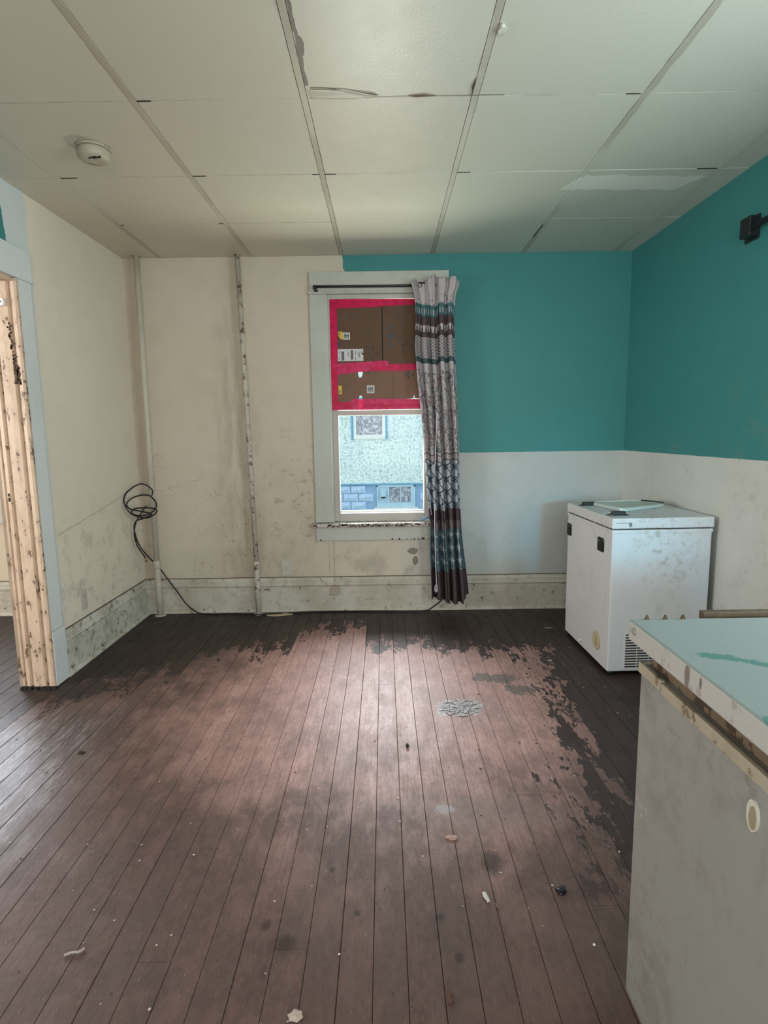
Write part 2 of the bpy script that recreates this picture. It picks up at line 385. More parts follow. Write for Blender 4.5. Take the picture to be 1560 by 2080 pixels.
# ------------------------------------------------------------ curtain cloth
def curtain_mat():
    g = Gr('printed_curtain_cloth', .85, .15); nd = g.n.new('ShaderNodeUVMap'); nd.uv_map = 'UVMap'
    uv = V(g, nd.outputs[0]); u, v, _ = g.sep(uv)        # u metres across the cloth, v = old pixel row / 1000
    pale, plum, slate, teal = (.62, .585, .60), (.135, .095, .105), (.10, .145, .165), (.10, .21, .235)
    T = lambda per: g.m('ABSOLUTE', g.mod(u, per)/per*2-1)     # triangle wave 0..1
    n = g.noise(g.comb(u, v*3.3, 0), 25, 3)
    c = g.scl(pale, .94+n*.12)
    dots = g.step(g.noise(g.comb(u, v*3.3, 1), 42, 2), .62); c = g.mix(dots*g.band(v, .598, .617)*.8, c, plum)
    c = g.mix(g.band(v, .618, .642), c, teal)
    c = g.mix(g.band(v, .626, .636)*g.step(T(.035), .6), c, (.5, .55, .56))
    c = g.mix(g.band(v, .640, .680), c, plum)
    c = g.mix(g.band(v, .657, .669)*g.step(T(.045)+g.m('ABSOLUTE', g.mod(v, .012)/.006-1)*.4, .55), c, pale)
    zz = g.mod(v*1000+T(.045)*5.5, 6.2)
    c = g.mix(g.band(v, .681, .722)*g.step(zz, 3.1), c, (.27, .25, .27))
    c = g.mix(g.band(v, .720, .730), c, slate)
    # vines and blossoms
    p = g.comb(u*9, v*30, 0)
    wv = g.noise(p, 1.2, 2, .5, dist=1.8)
    vine = g.ss(g.m('ABSOLUTE', wv-.5), .040, .026)
    fl = g.ss(g.voro(p, 1.2), .30, .24)*g.step(g.noise(p, 4, 2), .47)
    vn = g.mx(vine, fl)*g.band(v, .745, .905)
    vc = g.mix(g.ss(g.noise(p, .9, 1), .45, .55), (.14, .19, .19), (.22, .14, .17))
    c = g.mix(vn*.85, c, vc)
    # border grid
    gr = g.mx(g.step(T(.03), .8)*g.band(v, .911, .923), g.mx(g.band(v, .909, .912), g.band(v, .922, .925)))
    c = g.mix(gr*.8, c, plum)
    # diamond lattice
    vd = g.m('ABSOLUTE', g.mod(v-.925, .026)/.026*2-1); ud = T(.15)
    d2 = g.m('ABSOLUTE', ud-vd); d3 = g.m('ABSOLUTE', ud+vd-.45)
    lat = g.mx(g.mx(g.step(.13, d2), g.step(.09, d3)), g.step(.16, ud+vd))
    c = g.mix(g.band(v, .925, 1.022), c, g.mix(lat, (.60, .65, .70), (.085, .115, .155)))
    c = g.mix(g.band(v, 1.022, 1.047), c, g.mix(g.step(T(.02), .75)*.35, plum, (.24, .19, .20)))
    c = g.mix(g.band(v, 1.047, 1.063), c, (.27, .21, .225))
    # snowflake squares
    cu = g.mod(u, .15)/.15-.5; cv = g.mod(v-1.063, .027)/.027-.5
    au, av = g.m('ABSOLUTE', cu), g.m('ABSOLUTE', cv)
    star = g.ss(au*av, .012, .006)*g.ss(au+av, .48, .42)
    star = g.mx(star, g.ss(g.m('ABSOLUTE', au-av), .05, .03)*g.band(au, .08, .2)*.7)
    dmn = g.band(au+av, .50, .60)
    c2 = g.mix(star, (.14, .24, .275), (.60, .66, .68)); c2 = g.mix(dmn*.8, c2, (.19, .13, .15))
    c = g.mix(g.band(v, 1.063, 1.150), c, c2)
    c = g.mix(g.step(v, 1.150), c, plum)
    g.col(c)
    wv = g.noise(g.comb(u*300, v*900, 0), 1, 1); g.bump(wv, .15, .0008)
    tl = g.n.new('ShaderNodeBsdfTranslucent'); g.set(tl.inputs[0], c)
    mx = g.n.new('ShaderNodeMixShader'); mx.inputs[0].default_value = .28
    g.nt.links.new(g.bsdf.outputs[0], mx.inputs[1]); g.nt.links.new(tl.outputs[0], mx.inputs[2]); g.nt.links.new(mx.outputs[0], g.n['Material Output'].inputs[0])
    return g.mat
M_CURTAIN = curtain_mat()
M_HEM = plain('pale_lining', (.80, .78, .84), .7)

# ------------------------------------------------------------ outside materials
def stucco_mat():
    g = Gr('pale_blue_stucco', .9, .2); n = g.noise(scale=30, detail=3, rough=.6, dist=1.0); n2 = g.noise(scale=7, detail=3)
    c = g.mix(g.ss(n, .52, .57), (.84, .98, 1.0), (.46, .60, .63)); c = g.mix(g.ss(n2, .6, .7)*.2, c, (.6, .75, .85))
    g.col(c); g.bump(n, .6, .02); return g.mat
M_STUCCO = stucco_mat()
M_BLOCK = plain('blue_painted_block', (.50, .68, .92), .9, var=.25, scale=20)
M_MORTAR = plain('blue_mortar', (.33, .50, .74), .9)
M_NBLUE = plain('blue_window_trim', (.16, .42, .62), .7)
M_NWHITE = plain('neighbour_white_frame', (.86, .88, .90), .6, var=.04)
def pane_mat():
    g = Gr('reflecting_neighbour_pane', .3, .5); n = g.noise(scale=18, detail=5, rough=.8)
    g.col(g.mix(g.ss(n, .44, .60), (.20, .22, .30), (.62, .66, .74))); return g.mat
M_PANE = pane_mat()
M_NPANEL = plain('pale_blue_board', (.50, .70, .85), .8)
M_GROUND = plain('pale_ground', (.42, .45, .36), .95, var=.3, scale=3)
M_LEAF = plain('dry_leaf', (.30, .38, .36), .9)
M_ROOF = plain('roof_shingle', (.12, .11, .11), .9)

# ------------------------------------------------------------ builders
def link(name, me, mat, parent=None, label=None, kind=None, smooth=False):
    o = bpy.data.objects.new(name, me); COL.objects.link(o)
    if mat is not None and not me.materials: me.materials.append(mat)
    if smooth:
        for p in me.polygons: p.use_smooth = True
    if parent is not None:
        o.parent = parent; rl = Vector((0, 0, 0)); q = parent
        loc_ = False
        while q is not None: rl += q.location; loc_ = loc_ or bool(q.get('_local')); q = q.parent
        if not loc_: o.location = -rl
    if label: o['label'] = label
    if kind: o['kind'] = kind
    return o
def tag(o, label=None, cat=None, group=None, kind=None):
    if label: o['label'] = label
    if cat: o['category'] = cat
    if group: o['group'] = group
    if kind: o['kind'] = kind
    return o
def thing(name, loc, label=None, cat=None, group=None, kind=None, rz=0, local=False):
    o = bpy.data.objects.new(name, None); COL.objects.link(o); o.location = loc; o.rotation_euler.z = rz; o.empty_display_size = .05
    if local: o['_local'] = 1
    return tag(o, label, cat, group, kind)
def bm_box(bm, lo, hi, bev=0, mtx=None):
    vs = [bm.verts.new((x, y, z)) for z in (lo[2], hi[2]) for y in (lo[1], hi[1]) for x in (lo[0], hi[0])]
    fs = [bm.faces.new([vs[i] for i in q]) for q in ((0, 2, 3, 1), (4, 5, 7, 6), (0, 1, 5, 4), (2, 6, 7, 3), (0, 4, 6, 2), (1, 3, 7, 5))]
    if bev > 0:
        es = list({e for f in fs for e in f.edges})
        r = bmesh.ops.bevel(bm, geom=es, offset=bev, segments=2, affect='EDGES', profile=.5)
    return vs
def to_me(bm, name='m'):
    bmesh.ops.recalc_face_normals(bm, faces=bm.faces)
    me = bpy.data.meshes.new(name); bm.to_mesh(me); bm.free(); return me
def box(name, lo, hi, mat, parent=None, bev=0, label=None, kind=None):
    bm = bmesh.new(); bm_box(bm, lo, hi, bev); return link(name, to_me(bm, name), mat, parent, label, kind)
def boxes(name, lst, mat, parent=None, bev=0, label=None, kind=None):
    bm = bmesh.new()
    for lo, hi in lst: bm_box(bm, lo, hi, bev)
    return link(name, to_me(bm, name), mat, parent, label, kind)
def prism(name, pts, axis, a, b, mat, parent=None, label=None, kind=None, smooth=False):
    """closed 2-D outline extruded along axis ('x': pts=(y,z); 'y': pts=(x,z); 'z': pts=(x,y))"""
    f = {'x': lambda p, t: (t, p[0], p[1]), 'y': lambda p, t: (p[0], t, p[1]), 'z': lambda p, t: (p[0], p[1], t)}[axis]
    bm = bmesh.new(); A = [bm.verts.new(f(p, a)) for p in pts]; B = [bm.verts.new(f(p, b)) for p in pts]
    bm.faces.new(A); bm.faces.new(B[::-1]); n = len(pts)
    for i in range(n): bm.faces.new((A[i], A[(i+1) % n], B[(i+1) % n], B[i]))
    return link(name, to_me(bm, name), mat, parent, label, kind, smooth)
def bm_tube(bm, pts, r, seg=10, cap=True):
    pts = [Vector(p) for p in pts]; rings = []; n = len(pts)
    rr = r if isinstance(r, (list, tuple)) else [r]*n
    up = Vector((0, 0, 1)); prev = None
    for i, p in enumerate(pts):
        t = (pts[min(i+1, n-1)]-pts[max(i-1, 0)]).normalized()
        if prev is None:
            a = t.cross(up if abs(t.z) < .95 else Vector((1, 0, 0))).normalized()
        else:
            a = (prev-t*prev.dot(t)).normalized()
        prev = a; b = t.cross(a)
        rings.append([bm.verts.new(p+(a*math.cos(2*math.pi*k/seg)+b*math.sin(2*math.pi*k/seg))*rr[i]) for k in range(seg)])
    for i in range(n-1):
        for k in range(seg):
            bm.faces.new((rings[i][k], rings[i][(k+1) % seg], rings[i+1][(k+1) % seg], rings[i+1][k]))
    if cap: bm.faces.new(rings[0][::-1]); bm.faces.new(rings[-1])
def tube(name, pts, r, mat, parent=None, seg=10, label=None, cap=True):
    bm = bmesh.new(); bm_tube(bm, pts, r, seg, cap); o = link(name, to_me(bm, name), mat, parent, label)
    for p in o.data.polygons: p.use_smooth = len(p.vertices) == 4
    return o
def catmull(P, k=8):
    P = [Vector(p) for p in P]; out = []
    for i in range(len(P)-1):
        p0, p1, p2, p3 = P[max(i-1, 0)], P[i], P[i+1], P[min(i+2, len(P)-1)]
        for j in range(k):
            t = j/k
            out.append(.5*((2*p1)+(p2-p0)*t+(2*p0-5*p1+4*p2-p3)*t*t+(3*p1-p0-3*p2+p3)*t**3))
    out.append(P[-1]); return out
def lathe(name, prof, loc, mat, parent=None, seg=40, axis='z', label=None):
    bm = bmesh.new(); rings = []
    for r, h in prof:
        ring = []
        for k in range(seg):
            a = 2*math.pi*k/seg; x, y = r*math.cos(a), r*math.sin(a)
            v = {'z': (x, y, h), 'x': (h, x, y), 'y': (x, h, y)}[axis]
            ring.append(bm.verts.new((v[0]+loc[0], v[1]+loc[1], v[2]+loc[2])))
        rings.append(ring)
    for i in range(len(rings)-1):
        for k in range(seg): bm.faces.new((rings[i][k], rings[i][(k+1) % seg], rings[i+1][(k+1) % seg], rings[i+1][k]))
    bm.faces.new(rings[0][::-1]); bm.faces.new(rings[-1])
    o = link(name, to_me(bm, name), mat, parent, label)
    for p in o.data.polygons: p.use_smooth = len(p.vertices) == 4
    return o
def rock(name, loc, size, mat, label, cat, seed=1, rz=0, sub=2, group=None):
    rnd = random.Random(seed); bm = bmesh.new(); bmesh.ops.create_icosphere(bm, subdivisions=sub, radius=1)
    for v in bm.verts:
        k = 1+rnd.uniform(-.28, .25); v.co = Vector((v.co.x*size[0]*k, v.co.y*size[1]*k, max(v.co.z*size[2]*k, -size[2]*.6)+size[2]*.6))
    bmesh.ops.rotate(bm, verts=bm.verts, cent=(0, 0, 0), matrix=Matrix.Rotation(rz, 3, 'Z'))
    me = to_me(bm, name); o = link(name, me, mat); o.location = (loc[0], loc[1], .0008 if len(loc) < 3 else loc[2]); tag(o, label, cat, group); return o

# ------------------------------------------------------------ room shell
YR, XFL, WT = -1.6, -4.02, .125                     # rear wall, far-left wall, inner wall thickness
def rx(y): return XR-.0106*(y-D)
# back wall with the window hole
WX0, WX1, WZ0, WZ1 = -.362, .328, .640, 2.186
boxes('wall_back', [((XL-WT, D, 0), (WX0, D+.2, ZC+.05)), ((WX1, D, 0), (1.95, D+.2, ZC+.05)),
                    ((WX0, D, 0), (WX1, D+.2, WZ0)), ((WX0, D, WZ1), (WX1, D+.2, ZC+.05))], M_BACK, kind='structure')
DY0, DY1, DZ = .55, 2.800, 2.000                     # wide doorway to the left room
boxes('wall_left', [((XL-WT, DY1, 0), (XL, D, ZC+.05)), ((XL-WT, DY0, DZ), (XL, DY1, ZC+.05)), ((XL-WT, YR, 0), (XL, DY0, ZC+.05))], M_LEFT, kind='structure')
# right wall, a touch out of square, with the side window hole
bm = bmesh.new()
for lo, hi in [((0, YR, 0), (.2, .5, ZC+.05)), ((0, 1.5, 0), (.2, D, ZC+.05)), ((0, .5, 0), (.2, 1.5, .95)), ((0, .5, 2.05), (.2, 1.5, ZC+.05))]:
    for v in bm_box(bm, lo, hi): v.co.x += rx(v.co.y)
link('wall_right', to_me(bm), M_RIGHT, kind='structure')
boxes('wall_rear', [((XFL, YR-.2, 0), (-.40, YR, ZC+.05)), ((1.42, YR-.2, 0), (1.95, YR, ZC+.05)), ((-.40, YR-.2, 0), (1.42, YR, .66)), ((-.40, YR-.2, 1.70), (1.42, YR, ZC+.05))], M_LEFT, kind='structure')
boxes('wall_far_back', [((XFL-.2, D, 0), (-3.45, D+.2, ZC+.05)), ((-2.65, D, 0), (XL-WT, D+.2, ZC+.05)), ((-3.45, D, 0), (-2.65, D+.2, .78)), ((-3.45, D, 2.12), (-2.65, D+.2, ZC+.05))], M_FAR, kind='structure')
boxes('wall_far_left', [((XFL-.2, YR-.2, 0), (XFL, .53, ZC+.05)), ((XFL-.2, 1.87, 0), (XFL, D, ZC+.05)), ((XFL-.2, .53, 0), (XFL, 1.87, .83)), ((XFL-.2, .53, 2.17), (XFL, 1.87, ZC+.05))], M_FAR, kind='structure')

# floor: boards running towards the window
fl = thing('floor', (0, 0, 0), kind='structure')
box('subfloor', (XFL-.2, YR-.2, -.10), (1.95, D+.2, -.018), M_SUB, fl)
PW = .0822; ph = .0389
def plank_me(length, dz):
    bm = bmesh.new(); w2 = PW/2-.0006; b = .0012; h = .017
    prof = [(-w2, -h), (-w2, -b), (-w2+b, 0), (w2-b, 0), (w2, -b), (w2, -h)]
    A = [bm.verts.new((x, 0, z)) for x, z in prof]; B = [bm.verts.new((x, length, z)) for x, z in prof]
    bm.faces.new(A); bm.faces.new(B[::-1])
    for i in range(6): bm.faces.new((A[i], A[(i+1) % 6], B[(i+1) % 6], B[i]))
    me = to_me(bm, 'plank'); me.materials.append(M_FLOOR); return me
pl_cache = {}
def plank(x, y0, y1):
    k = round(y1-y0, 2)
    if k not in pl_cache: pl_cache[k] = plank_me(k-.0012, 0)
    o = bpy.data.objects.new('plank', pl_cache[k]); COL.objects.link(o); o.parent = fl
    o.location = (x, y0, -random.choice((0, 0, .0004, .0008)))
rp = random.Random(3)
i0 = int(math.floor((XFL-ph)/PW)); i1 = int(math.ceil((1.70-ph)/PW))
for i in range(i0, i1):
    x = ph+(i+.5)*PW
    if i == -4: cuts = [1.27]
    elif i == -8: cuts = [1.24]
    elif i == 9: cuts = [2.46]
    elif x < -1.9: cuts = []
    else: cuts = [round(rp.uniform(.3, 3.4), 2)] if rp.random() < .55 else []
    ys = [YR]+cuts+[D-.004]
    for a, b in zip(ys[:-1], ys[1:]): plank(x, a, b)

# ceiling: boards of two feet with narrow battens
ce = thing('ceiling', (0, 0, ZC), kind='structure')
box('ceiling_deck', (XFL-.2, YR-.2, ZC+.012), (1.95, D+.2, ZC+.08), M_SUB, ce)
xs = [XL]+[TX0+i*W for i in range(6)]+[1.73]
ys = [YR]+[TY0+j*W for j in range(-5, 4)]+[D]
BW = .0112
for i in range(len(xs)-1):
    a = xs[i]+(BW+.0015 if i > 0 else 0); b = xs[i+1]-(BW+.0015 if i+1 < len(xs)-1 else 0)
    for j in range(len(ys)-1):
        dz = random.uniform(-.0012, .0012)
        box('ceiling_tile', (a, ys[j]+.0016, ZC+dz), (b, ys[j+1]-.0016, ZC+.011), M_TILE, ce, bev=.0008)
for i in range(1, len(xs)-1):
    box('batten', (xs[i]-BW, YR, ZC-.0015), (xs[i]+BW, D-.001, ZC+.010), M_BATTEN, ce, bev=.001)
box('far_ceiling_board', (XFL, YR, ZC), (XL-WT, D, ZC+.011), M_TILE, ce)
for (x, y, l) in ((TX0+.013, TY0+2*W, .075), (TX0+W+.013, TY0+W, .05), (TX0+W+.013, TY0+2*W, .06), (TX0+2*W-.045, TY0+2*W, .03), (TX0+2*W+.013, TY0+2*W, .05), (TX0+3*W+.013, TY0+2*W, .06), (TX0+4*W-.07, TY0+W, .05), (TX0+5*W-.10, TY0+2*W, .09), (TX0+W-.04, TY0+3*W, .025), (TX0+.013, TY0+3*W, .02)):
    box('open_joint', (x, y-.0032, ZC-.0018), (x+l, y+.0022, ZC+.004), M_HOLE, ce)
# curled flake hanging from the joint and little blisters
def flake(name, pts, z, mat, parent, curl=.006, th=.0012):
    bm = bmesh.new(); c = Vector((sum(p[0] for p in pts)/len(pts), sum(p[1] for p in pts)/len(pts), z-curl*.2))
    A = [bm.verts.new((p[0], p[1], z-(curl if k % 2 else curl*.35))) for k, p in enumerate(pts)]; ct = bm.verts.new(c)
    for k in range(len(pts)): bm.faces.new((A[k], A[(k+1) % len(pts)], ct))
    o = link(name, to_me(bm, name), mat, parent); s = o.modifiers.new('s', 'SOLIDIFY'); s.thickness = th; return o
flake('paint_flake', [(-.235, 2.195), (-.235, 2.145), (-.12, 2.15), (-.02, 2.18), (.0, 2.196), (-.12, 2.199)], ZC-.001, M_TILE, ce, .006)
flake('paint_flake', [(.325, 2.19), (.318, 2.14), (.326, 2.09), (.321, 2.195)], ZC-.001, M_BROWN, ce, .006)
flake('paint_flake', [(.10, 2.192), (.16, 2.185), (.20, 2.196), (.13, 2.199)], ZC-.001, M_BROWN, ce, .004)
rock('paint_blister', (.363, 1.86, ZC-.012), (.012, .022, .008), M_TILE, 'small hanging blister of paint on the ceiling right of the middle batten', 'blister', 5)

# baseboards
def base_run(name, profs, axis, a, b, off, sgn, mat):
    """profs measured from the wall: (depth, z)"""
    t = thing(name, (0, 0, 0), kind='structure')
    for nm, pr in profs:
        pts = [(off+sgn*d, z) for d, z in pr]
        prism(nm, pts, axis, a, b, M_BRNINK if nm == 'joint_gap' else mat, t)
    return t
BP = [('board', [(-.004, 0), (.019, 0), (.019, .172), (.0165, .176), (.019, .180), (.019, .190), (-.004, .190)]),
      ('cap_moulding', [(-.004, .190), (.024, .190), (.026, .196), (.021, .202), (.021, .208), (.016, .213), (.016, .226), (.010, .236), (.008, .243), (.010, .249), (-.004, .250)]),
      ('joint_gap', [(.004, .2495), (.0092, .2495), (.0092, .2525), (.004, .2525)]),
      ('joint_gap', [(.010, .1875), (.0198, .1875), (.0198, .1902), (.010, .1902)]),
      ('shoe_moulding', [(.019, .001), (.033, .001), (.032, .010), (.026, .018), (.019, .020)])]
base_run('baseboard_back', BP, 'x', XL+.02, rx(D)-.02, D, -1, M_BASE)
base_run('baseboard_left', BP, 'y', 2.917, D-.002, XL, 1, M_BASEL)
base_run('baseboard_far_back', BP, 'x', XFL, XL-WT-.03, D, -1, M_BASE)
bb = base_run('baseboard_right', BP, 'y', YR, D-.002, 0, -1, M_BASE)
for ch in bb.children:
    for v in ch.data.vertices: v.co.x += rx(v.co.y)

# door casing of the wide doorway
dr = thing('door_1', (XL-.06, DY1, 0), kind='structure')
JX0, JX1 = -1.868, -1.692
# moulded jamb end facing the camera: fluted profile across X
def jamb_profile():
    p = []
    seq = [(0, 0), (.008, .008), (.020, .007), (.026, .015), (.034, .004), (.050, .002), (.057, .015), (.063, .015), (.070, .002), (.100, .0), (.128, .0), (.134, .014), (.142, .014), (.148, .002), (.165, .0), (.176, .004)]
    for dx, dy in seq: p.append((JX0+dx, 2.784+dy))
    return p+[(JX1, 2.802), (JX0, 2.802)]
prism('fluted_jamb', jamb_profile(), 'z', .012, DZ, M_TAN, dr, label='tan moulded jamb with chipped paint')
def chipped(name, lo, hi, mat, parent): return box(name, lo, hi, mat, parent, bev=.0025)
chipped('side_casing', (XL-.001, 2.804, .291), (-1.696, 2.912, 2.004), M_CASING, dr)
chipped('plinth_block', (XL-.001, 2.802, .004), (-1.688, 2.917, .289), M_CASING, dr)
chipped('head_casing', (XL-.001, DY0-.1, 2.012), (-1.694, 2.925, 2.150), M_CASING, dr)
chipped('head_lip', (XL-.001, DY0-.1, 2.004), (-1.688, 2.930, 2.0115), M_CASING, dr)
chipped('far_casing', (XL-WT-.024, 2.804, .004), (XL-WT, 2.912, 2.05), M_TAN, dr)
box('head_jamb', (XL-WT-.01, DY0, 1.985), (XL+.012, 2.783, 2.0035), M_TAN, dr, bev=.002)
box('near_jamb', (XL-WT-.02, DY0-.001, .0), (XL+.02, DY0+.018, 1.985), M_TAN, dr, bev=.002)
boxes('strike_slot', [((-1.829, 2.7835, .985), (-1.822, 2.7855, 1.0)), ((-1.829, 2.7835, .960), (-1.821, 2.7855, .979))], M_HOLE, dr, label='two dark screw slots in the jamb')
def scar(name, pts, mat, parent):      # a line of peeled paint: thin raised crumbs
    rr = random.Random(4); bm = bmesh.new()
    for (x, z) in pts:
        for k in range(3):
            a = x+rr.uniform(-.006, .006); b = z+rr.uniform(-.012, .012); s = rr.uniform(.0015, .004)
            bm_box(bm, (a-s, 2.7822, b-s*1.6), (a+s, 2.7865, b+s*1.6))
    return link(name, to_me(bm), mat, parent, kind='stuff')
scar('peeled_crumbs', [(-1.745+.006*math.sin(i*1.3)+.0012*i, 1.790-i*.013) for i in range(20)]+[(-1.718, 1.53+.012*i) for i in range(5)]+[(-1.735+.005*i, 1.53) for i in range(4)], M_BRNINK, dr)
# splintered foot of the jamb
rr = random.Random(9); bm = bmesh.new()
for k in range(46):
    x = rr.uniform(JX0+.01, JX1+.02); y = 2.785+rr.uniform(-.012, .012); s = rr.uniform(.003, .010)
    bm_box(bm, (x-s, y-s*.7, .0), (x+s, y+s*.7, rr.uniform(.004, .014)))
link('splintered_foot', to_me(bm), M_HOLE, dr, kind='stuff')
# small cream hook at the jamb, by the frame edge
hk = thing('cream_plastic_clip', (-1.79, 2.78, 1.89), 'small cream plastic clip screwed high on the tan door jamb', 'clip')
prism('clip_body', [(-1.815, 1.874), (-1.752, 1.874), (-1.746, 1.880), (-1.746, 1.901), (-1.752, 1.907), (-1.815, 1.907)], 'y', 2.766, 2.7835, M_WHITEP, hk)
box('clip_slot', (-1.80, 2.7645, 1.888), (-1.757, 2.767, 1.894), M_HOLE, hk)

# ------------------------------------------------------------ the window
wn = thing('window_1', (0, D, WZ0), kind='structure')
F = D-.024
box('side_casing', (-.485, F, .645), (-.362, D+.001, 2.184), M_WINTRIM, wn, bev=.003)
box('side_casing', (.328, F, .645), (.447, D+.001, 2.184), M_WINTRIM, wn, bev=.003)
box('head_lip', (-.494, F-.010, 2.184), (.455, D+.001, 2.199), M_WINTRIM, wn, bev=.004)
box('head_casing', (-.483, F-.002, 2.199), (.447, D+.001, 2.326), M_WINTRIM, wn, bev=.003)
box('stool', (-.512, D-.058, .614), (.478, D+.11, .641), M_STOOL, wn, bev=.006)
box('apron', (-.486, D-.020, .514), (.450, D+.001, .613), M_WINTRIM, wn, bev=.003)
rr = random.Random(12); bm = bmesh.new()
for x in (-.455, .05, .10, .155, .185, .205, .235, .262, .272):
    s = rr.uniform(.004, .009)
    pts = [(x-s, .5145), (x-s*.8, .5145+s*1.2), (x-s*.1, .5145+s*2.1), (x+s*.7, .5145+s*1.3), (x+s, .5145)]
    A = [bm.verts.new((p[0], D-.0212, p[1])) for p in pts]; B = [bm.verts.new((p[0], D-.019, p[1])) for p in pts]
    bm.faces.new(A)
    for i in range(5): bm.faces.new((A[i], B[i], B[(i+1) % 5], A[(i+1) % 5]))
link('bare_wood_chip', to_me(bm), M_BRNINK, wn, kind='stuff')
rr = random.Random(13); bm = bmesh.new()
for k in range(60):
    x = -.49+k*.0158+rr.uniform(-.006, .006); s = rr.uniform(.004, .013); zz = .6275+rr.uniform(-.007, .005); h = rr.uniform(.003, .007)
    if rr.random() < .75: bm_box(bm, (x-s, D-.0592, zz-h), (x+s, D-.054, zz+h))
link('flaked_edge', to_me(bm), M_BRNINK, wn, kind='stuff')
# jamb liner, stops
boxes('jamb_liner', [((WX0, D-.001, .64), (WX0+.008, D+.2, 2.186)), ((WX1-.008, D-.001, .64), (WX1, D+.2, 2.186)), ((WX0+.008, D+.006, 2.158), (WX1-.008, D+.2, 2.186)), ((WX0, D+.1, .634), (WX1, D+.22, .646))], M_WINTRIM, wn)
def sash(name, x0, x1, z0, z1, y, th, sl, sr_, st, sb, mat):
    o = boxes(name, [((x0, y, z0), (x0+sl, y+th, z1)), ((x1-sr_, y, z0), (x1, y+th, z1)), ((x0+sl, y, z1-st), (x1-sr_, y+th, z1)), ((x0+sl, y, z0), (x1-sr_, y+th, z0+sb))], mat, wn, bev=.0025)
    g_ = box('pane', (x0+sl-.004, y+th*.45, z0+sb-.004), (x1-sr_+.004, y+th*.45+.003, z1-st+.004), M_GLASS, o)
    return o
sash('lower_sash', WX0+.008, WX1-.008, .646, 1.421, 4.055, .035, .036, .040, .036, .054, M_SASH)
sash('upper_sash', WX0+.008, WX1-.008, 1.395, 2.152, 4.098, .035, .036, .040, .045, .030, M_SASH)
sash('storm_window', WX0+.008, WX1-.008, .648, 2.150, 4.165, .022, .034, .038, .03, .058, M_WHITEP)
box('storm_rail', (WX0+.04, 4.166, 1.388), (WX1-.04, 4.186, 1.41), M_WHITEP, wn, bev=.002)
box('sash_bead', (-.3185, 4.050, .700), (-.3135, 4.056, 1.386), M_WHITEP, wn)

# other windows around the lamps that light the room
for nm, lo, hi, mt in (('window_2', (rx(1)-.02, .40, .87), (rx(1)+.012, 1.60, 2.13), M_WINTRIM),):
    t = thing(nm, (lo[0], lo[1], lo[2]), kind='structure')
    x0, x1 = lo[0], hi[0]
    boxes('casing', [((x0, .40, .87), (x1, .50, 2.13)), ((x0, 1.50, .87), (x1, 1.60, 2.13)), ((x0, .5, 2.05), (x1, 1.5, 2.13)), ((x0, .5, .87), (x1, 1.5, .95))], mt, t)

def plain_window(name, axis, w0, w1, z0, z1, a, b, mt):
    t = thing(name, (0, 0, z0), kind='structure')
    f = (lambda u0, z_0, u1, z_1, p, q: ((u0, p, z_0), (u1, q, z_1))) if axis == 'y' else (lambda u0, z_0, u1, z_1, p, q: ((p, u0, z_0), (q, u1, z_1)))
    c = .11
    boxes('casing', [f(w0-c, z0-c, w0, z1+c, a, b), f(w1, z0-c, w1+c, z1+c, a, b), f(w0, z1, w1, z1+c, a, b), f(w0, z0-c, w1, z0, a, b)], mt, t)
    m = (z0+z1)/2
    boxes('sash_frame', [f(w0, z0, w0+.04, z1, a+.005, b-.003), f(w1-.04, z0, w1, z1, a+.005, b-.003), f(w0+.04, z1-.04, w1-.04, z1, a+.005, b-.003), f(w0+.04, z0, w1-.04, z0+.05, a+.005, b-.003), f(w0+.04, m-.018, w1-.04, m+.018, a+.005, b-.003)], mt, t)
plain_window('window_3', 'y', -3.45, -2.65, .78, 2.12, D-.024, D+.012, M_TRIM)
plain_window('window_4', 'x', .53, 1.87, .83, 2.17, XFL-.012, XFL+.024, M_TRIM)
plain_window('window_5', 'y', -.40, 1.42, .66, 1.70, YR-.012, YR+.024, M_TRIM)  # unseen, added as a frame around the rear fill lamp

# ------------------------------------------------------------ cardboard cover taped over the upper sash
cb = thing('cardboard_cover', (-.05, 4.05, 1.42), 'brown cardboard taped over the upper window sash with bright pink tape', 'cardboard')
YC = 4.040
def sheet(name, poly, y, th, mat, parent, label=None): return prism(name, poly, 'y', y, y+th, mat, parent, label)
sheet('cardboard_sheet', [(-.322, 1.70), (-.004, 1.70), (-.004, 2.135), (-.322, 2.135)], YC, .004, M_CARD, cb)
sheet('cardboard_sheet', [(.0035, 1.70), (.312, 1.70), (.312, 2.135), (.0035, 2.135)], YC-.001, .004, M_CARD, cb)
box('seam_gap', (-.008, YC+.003, 1.70), (.008, YC+.004, 2.135), M_HOLE, cb)
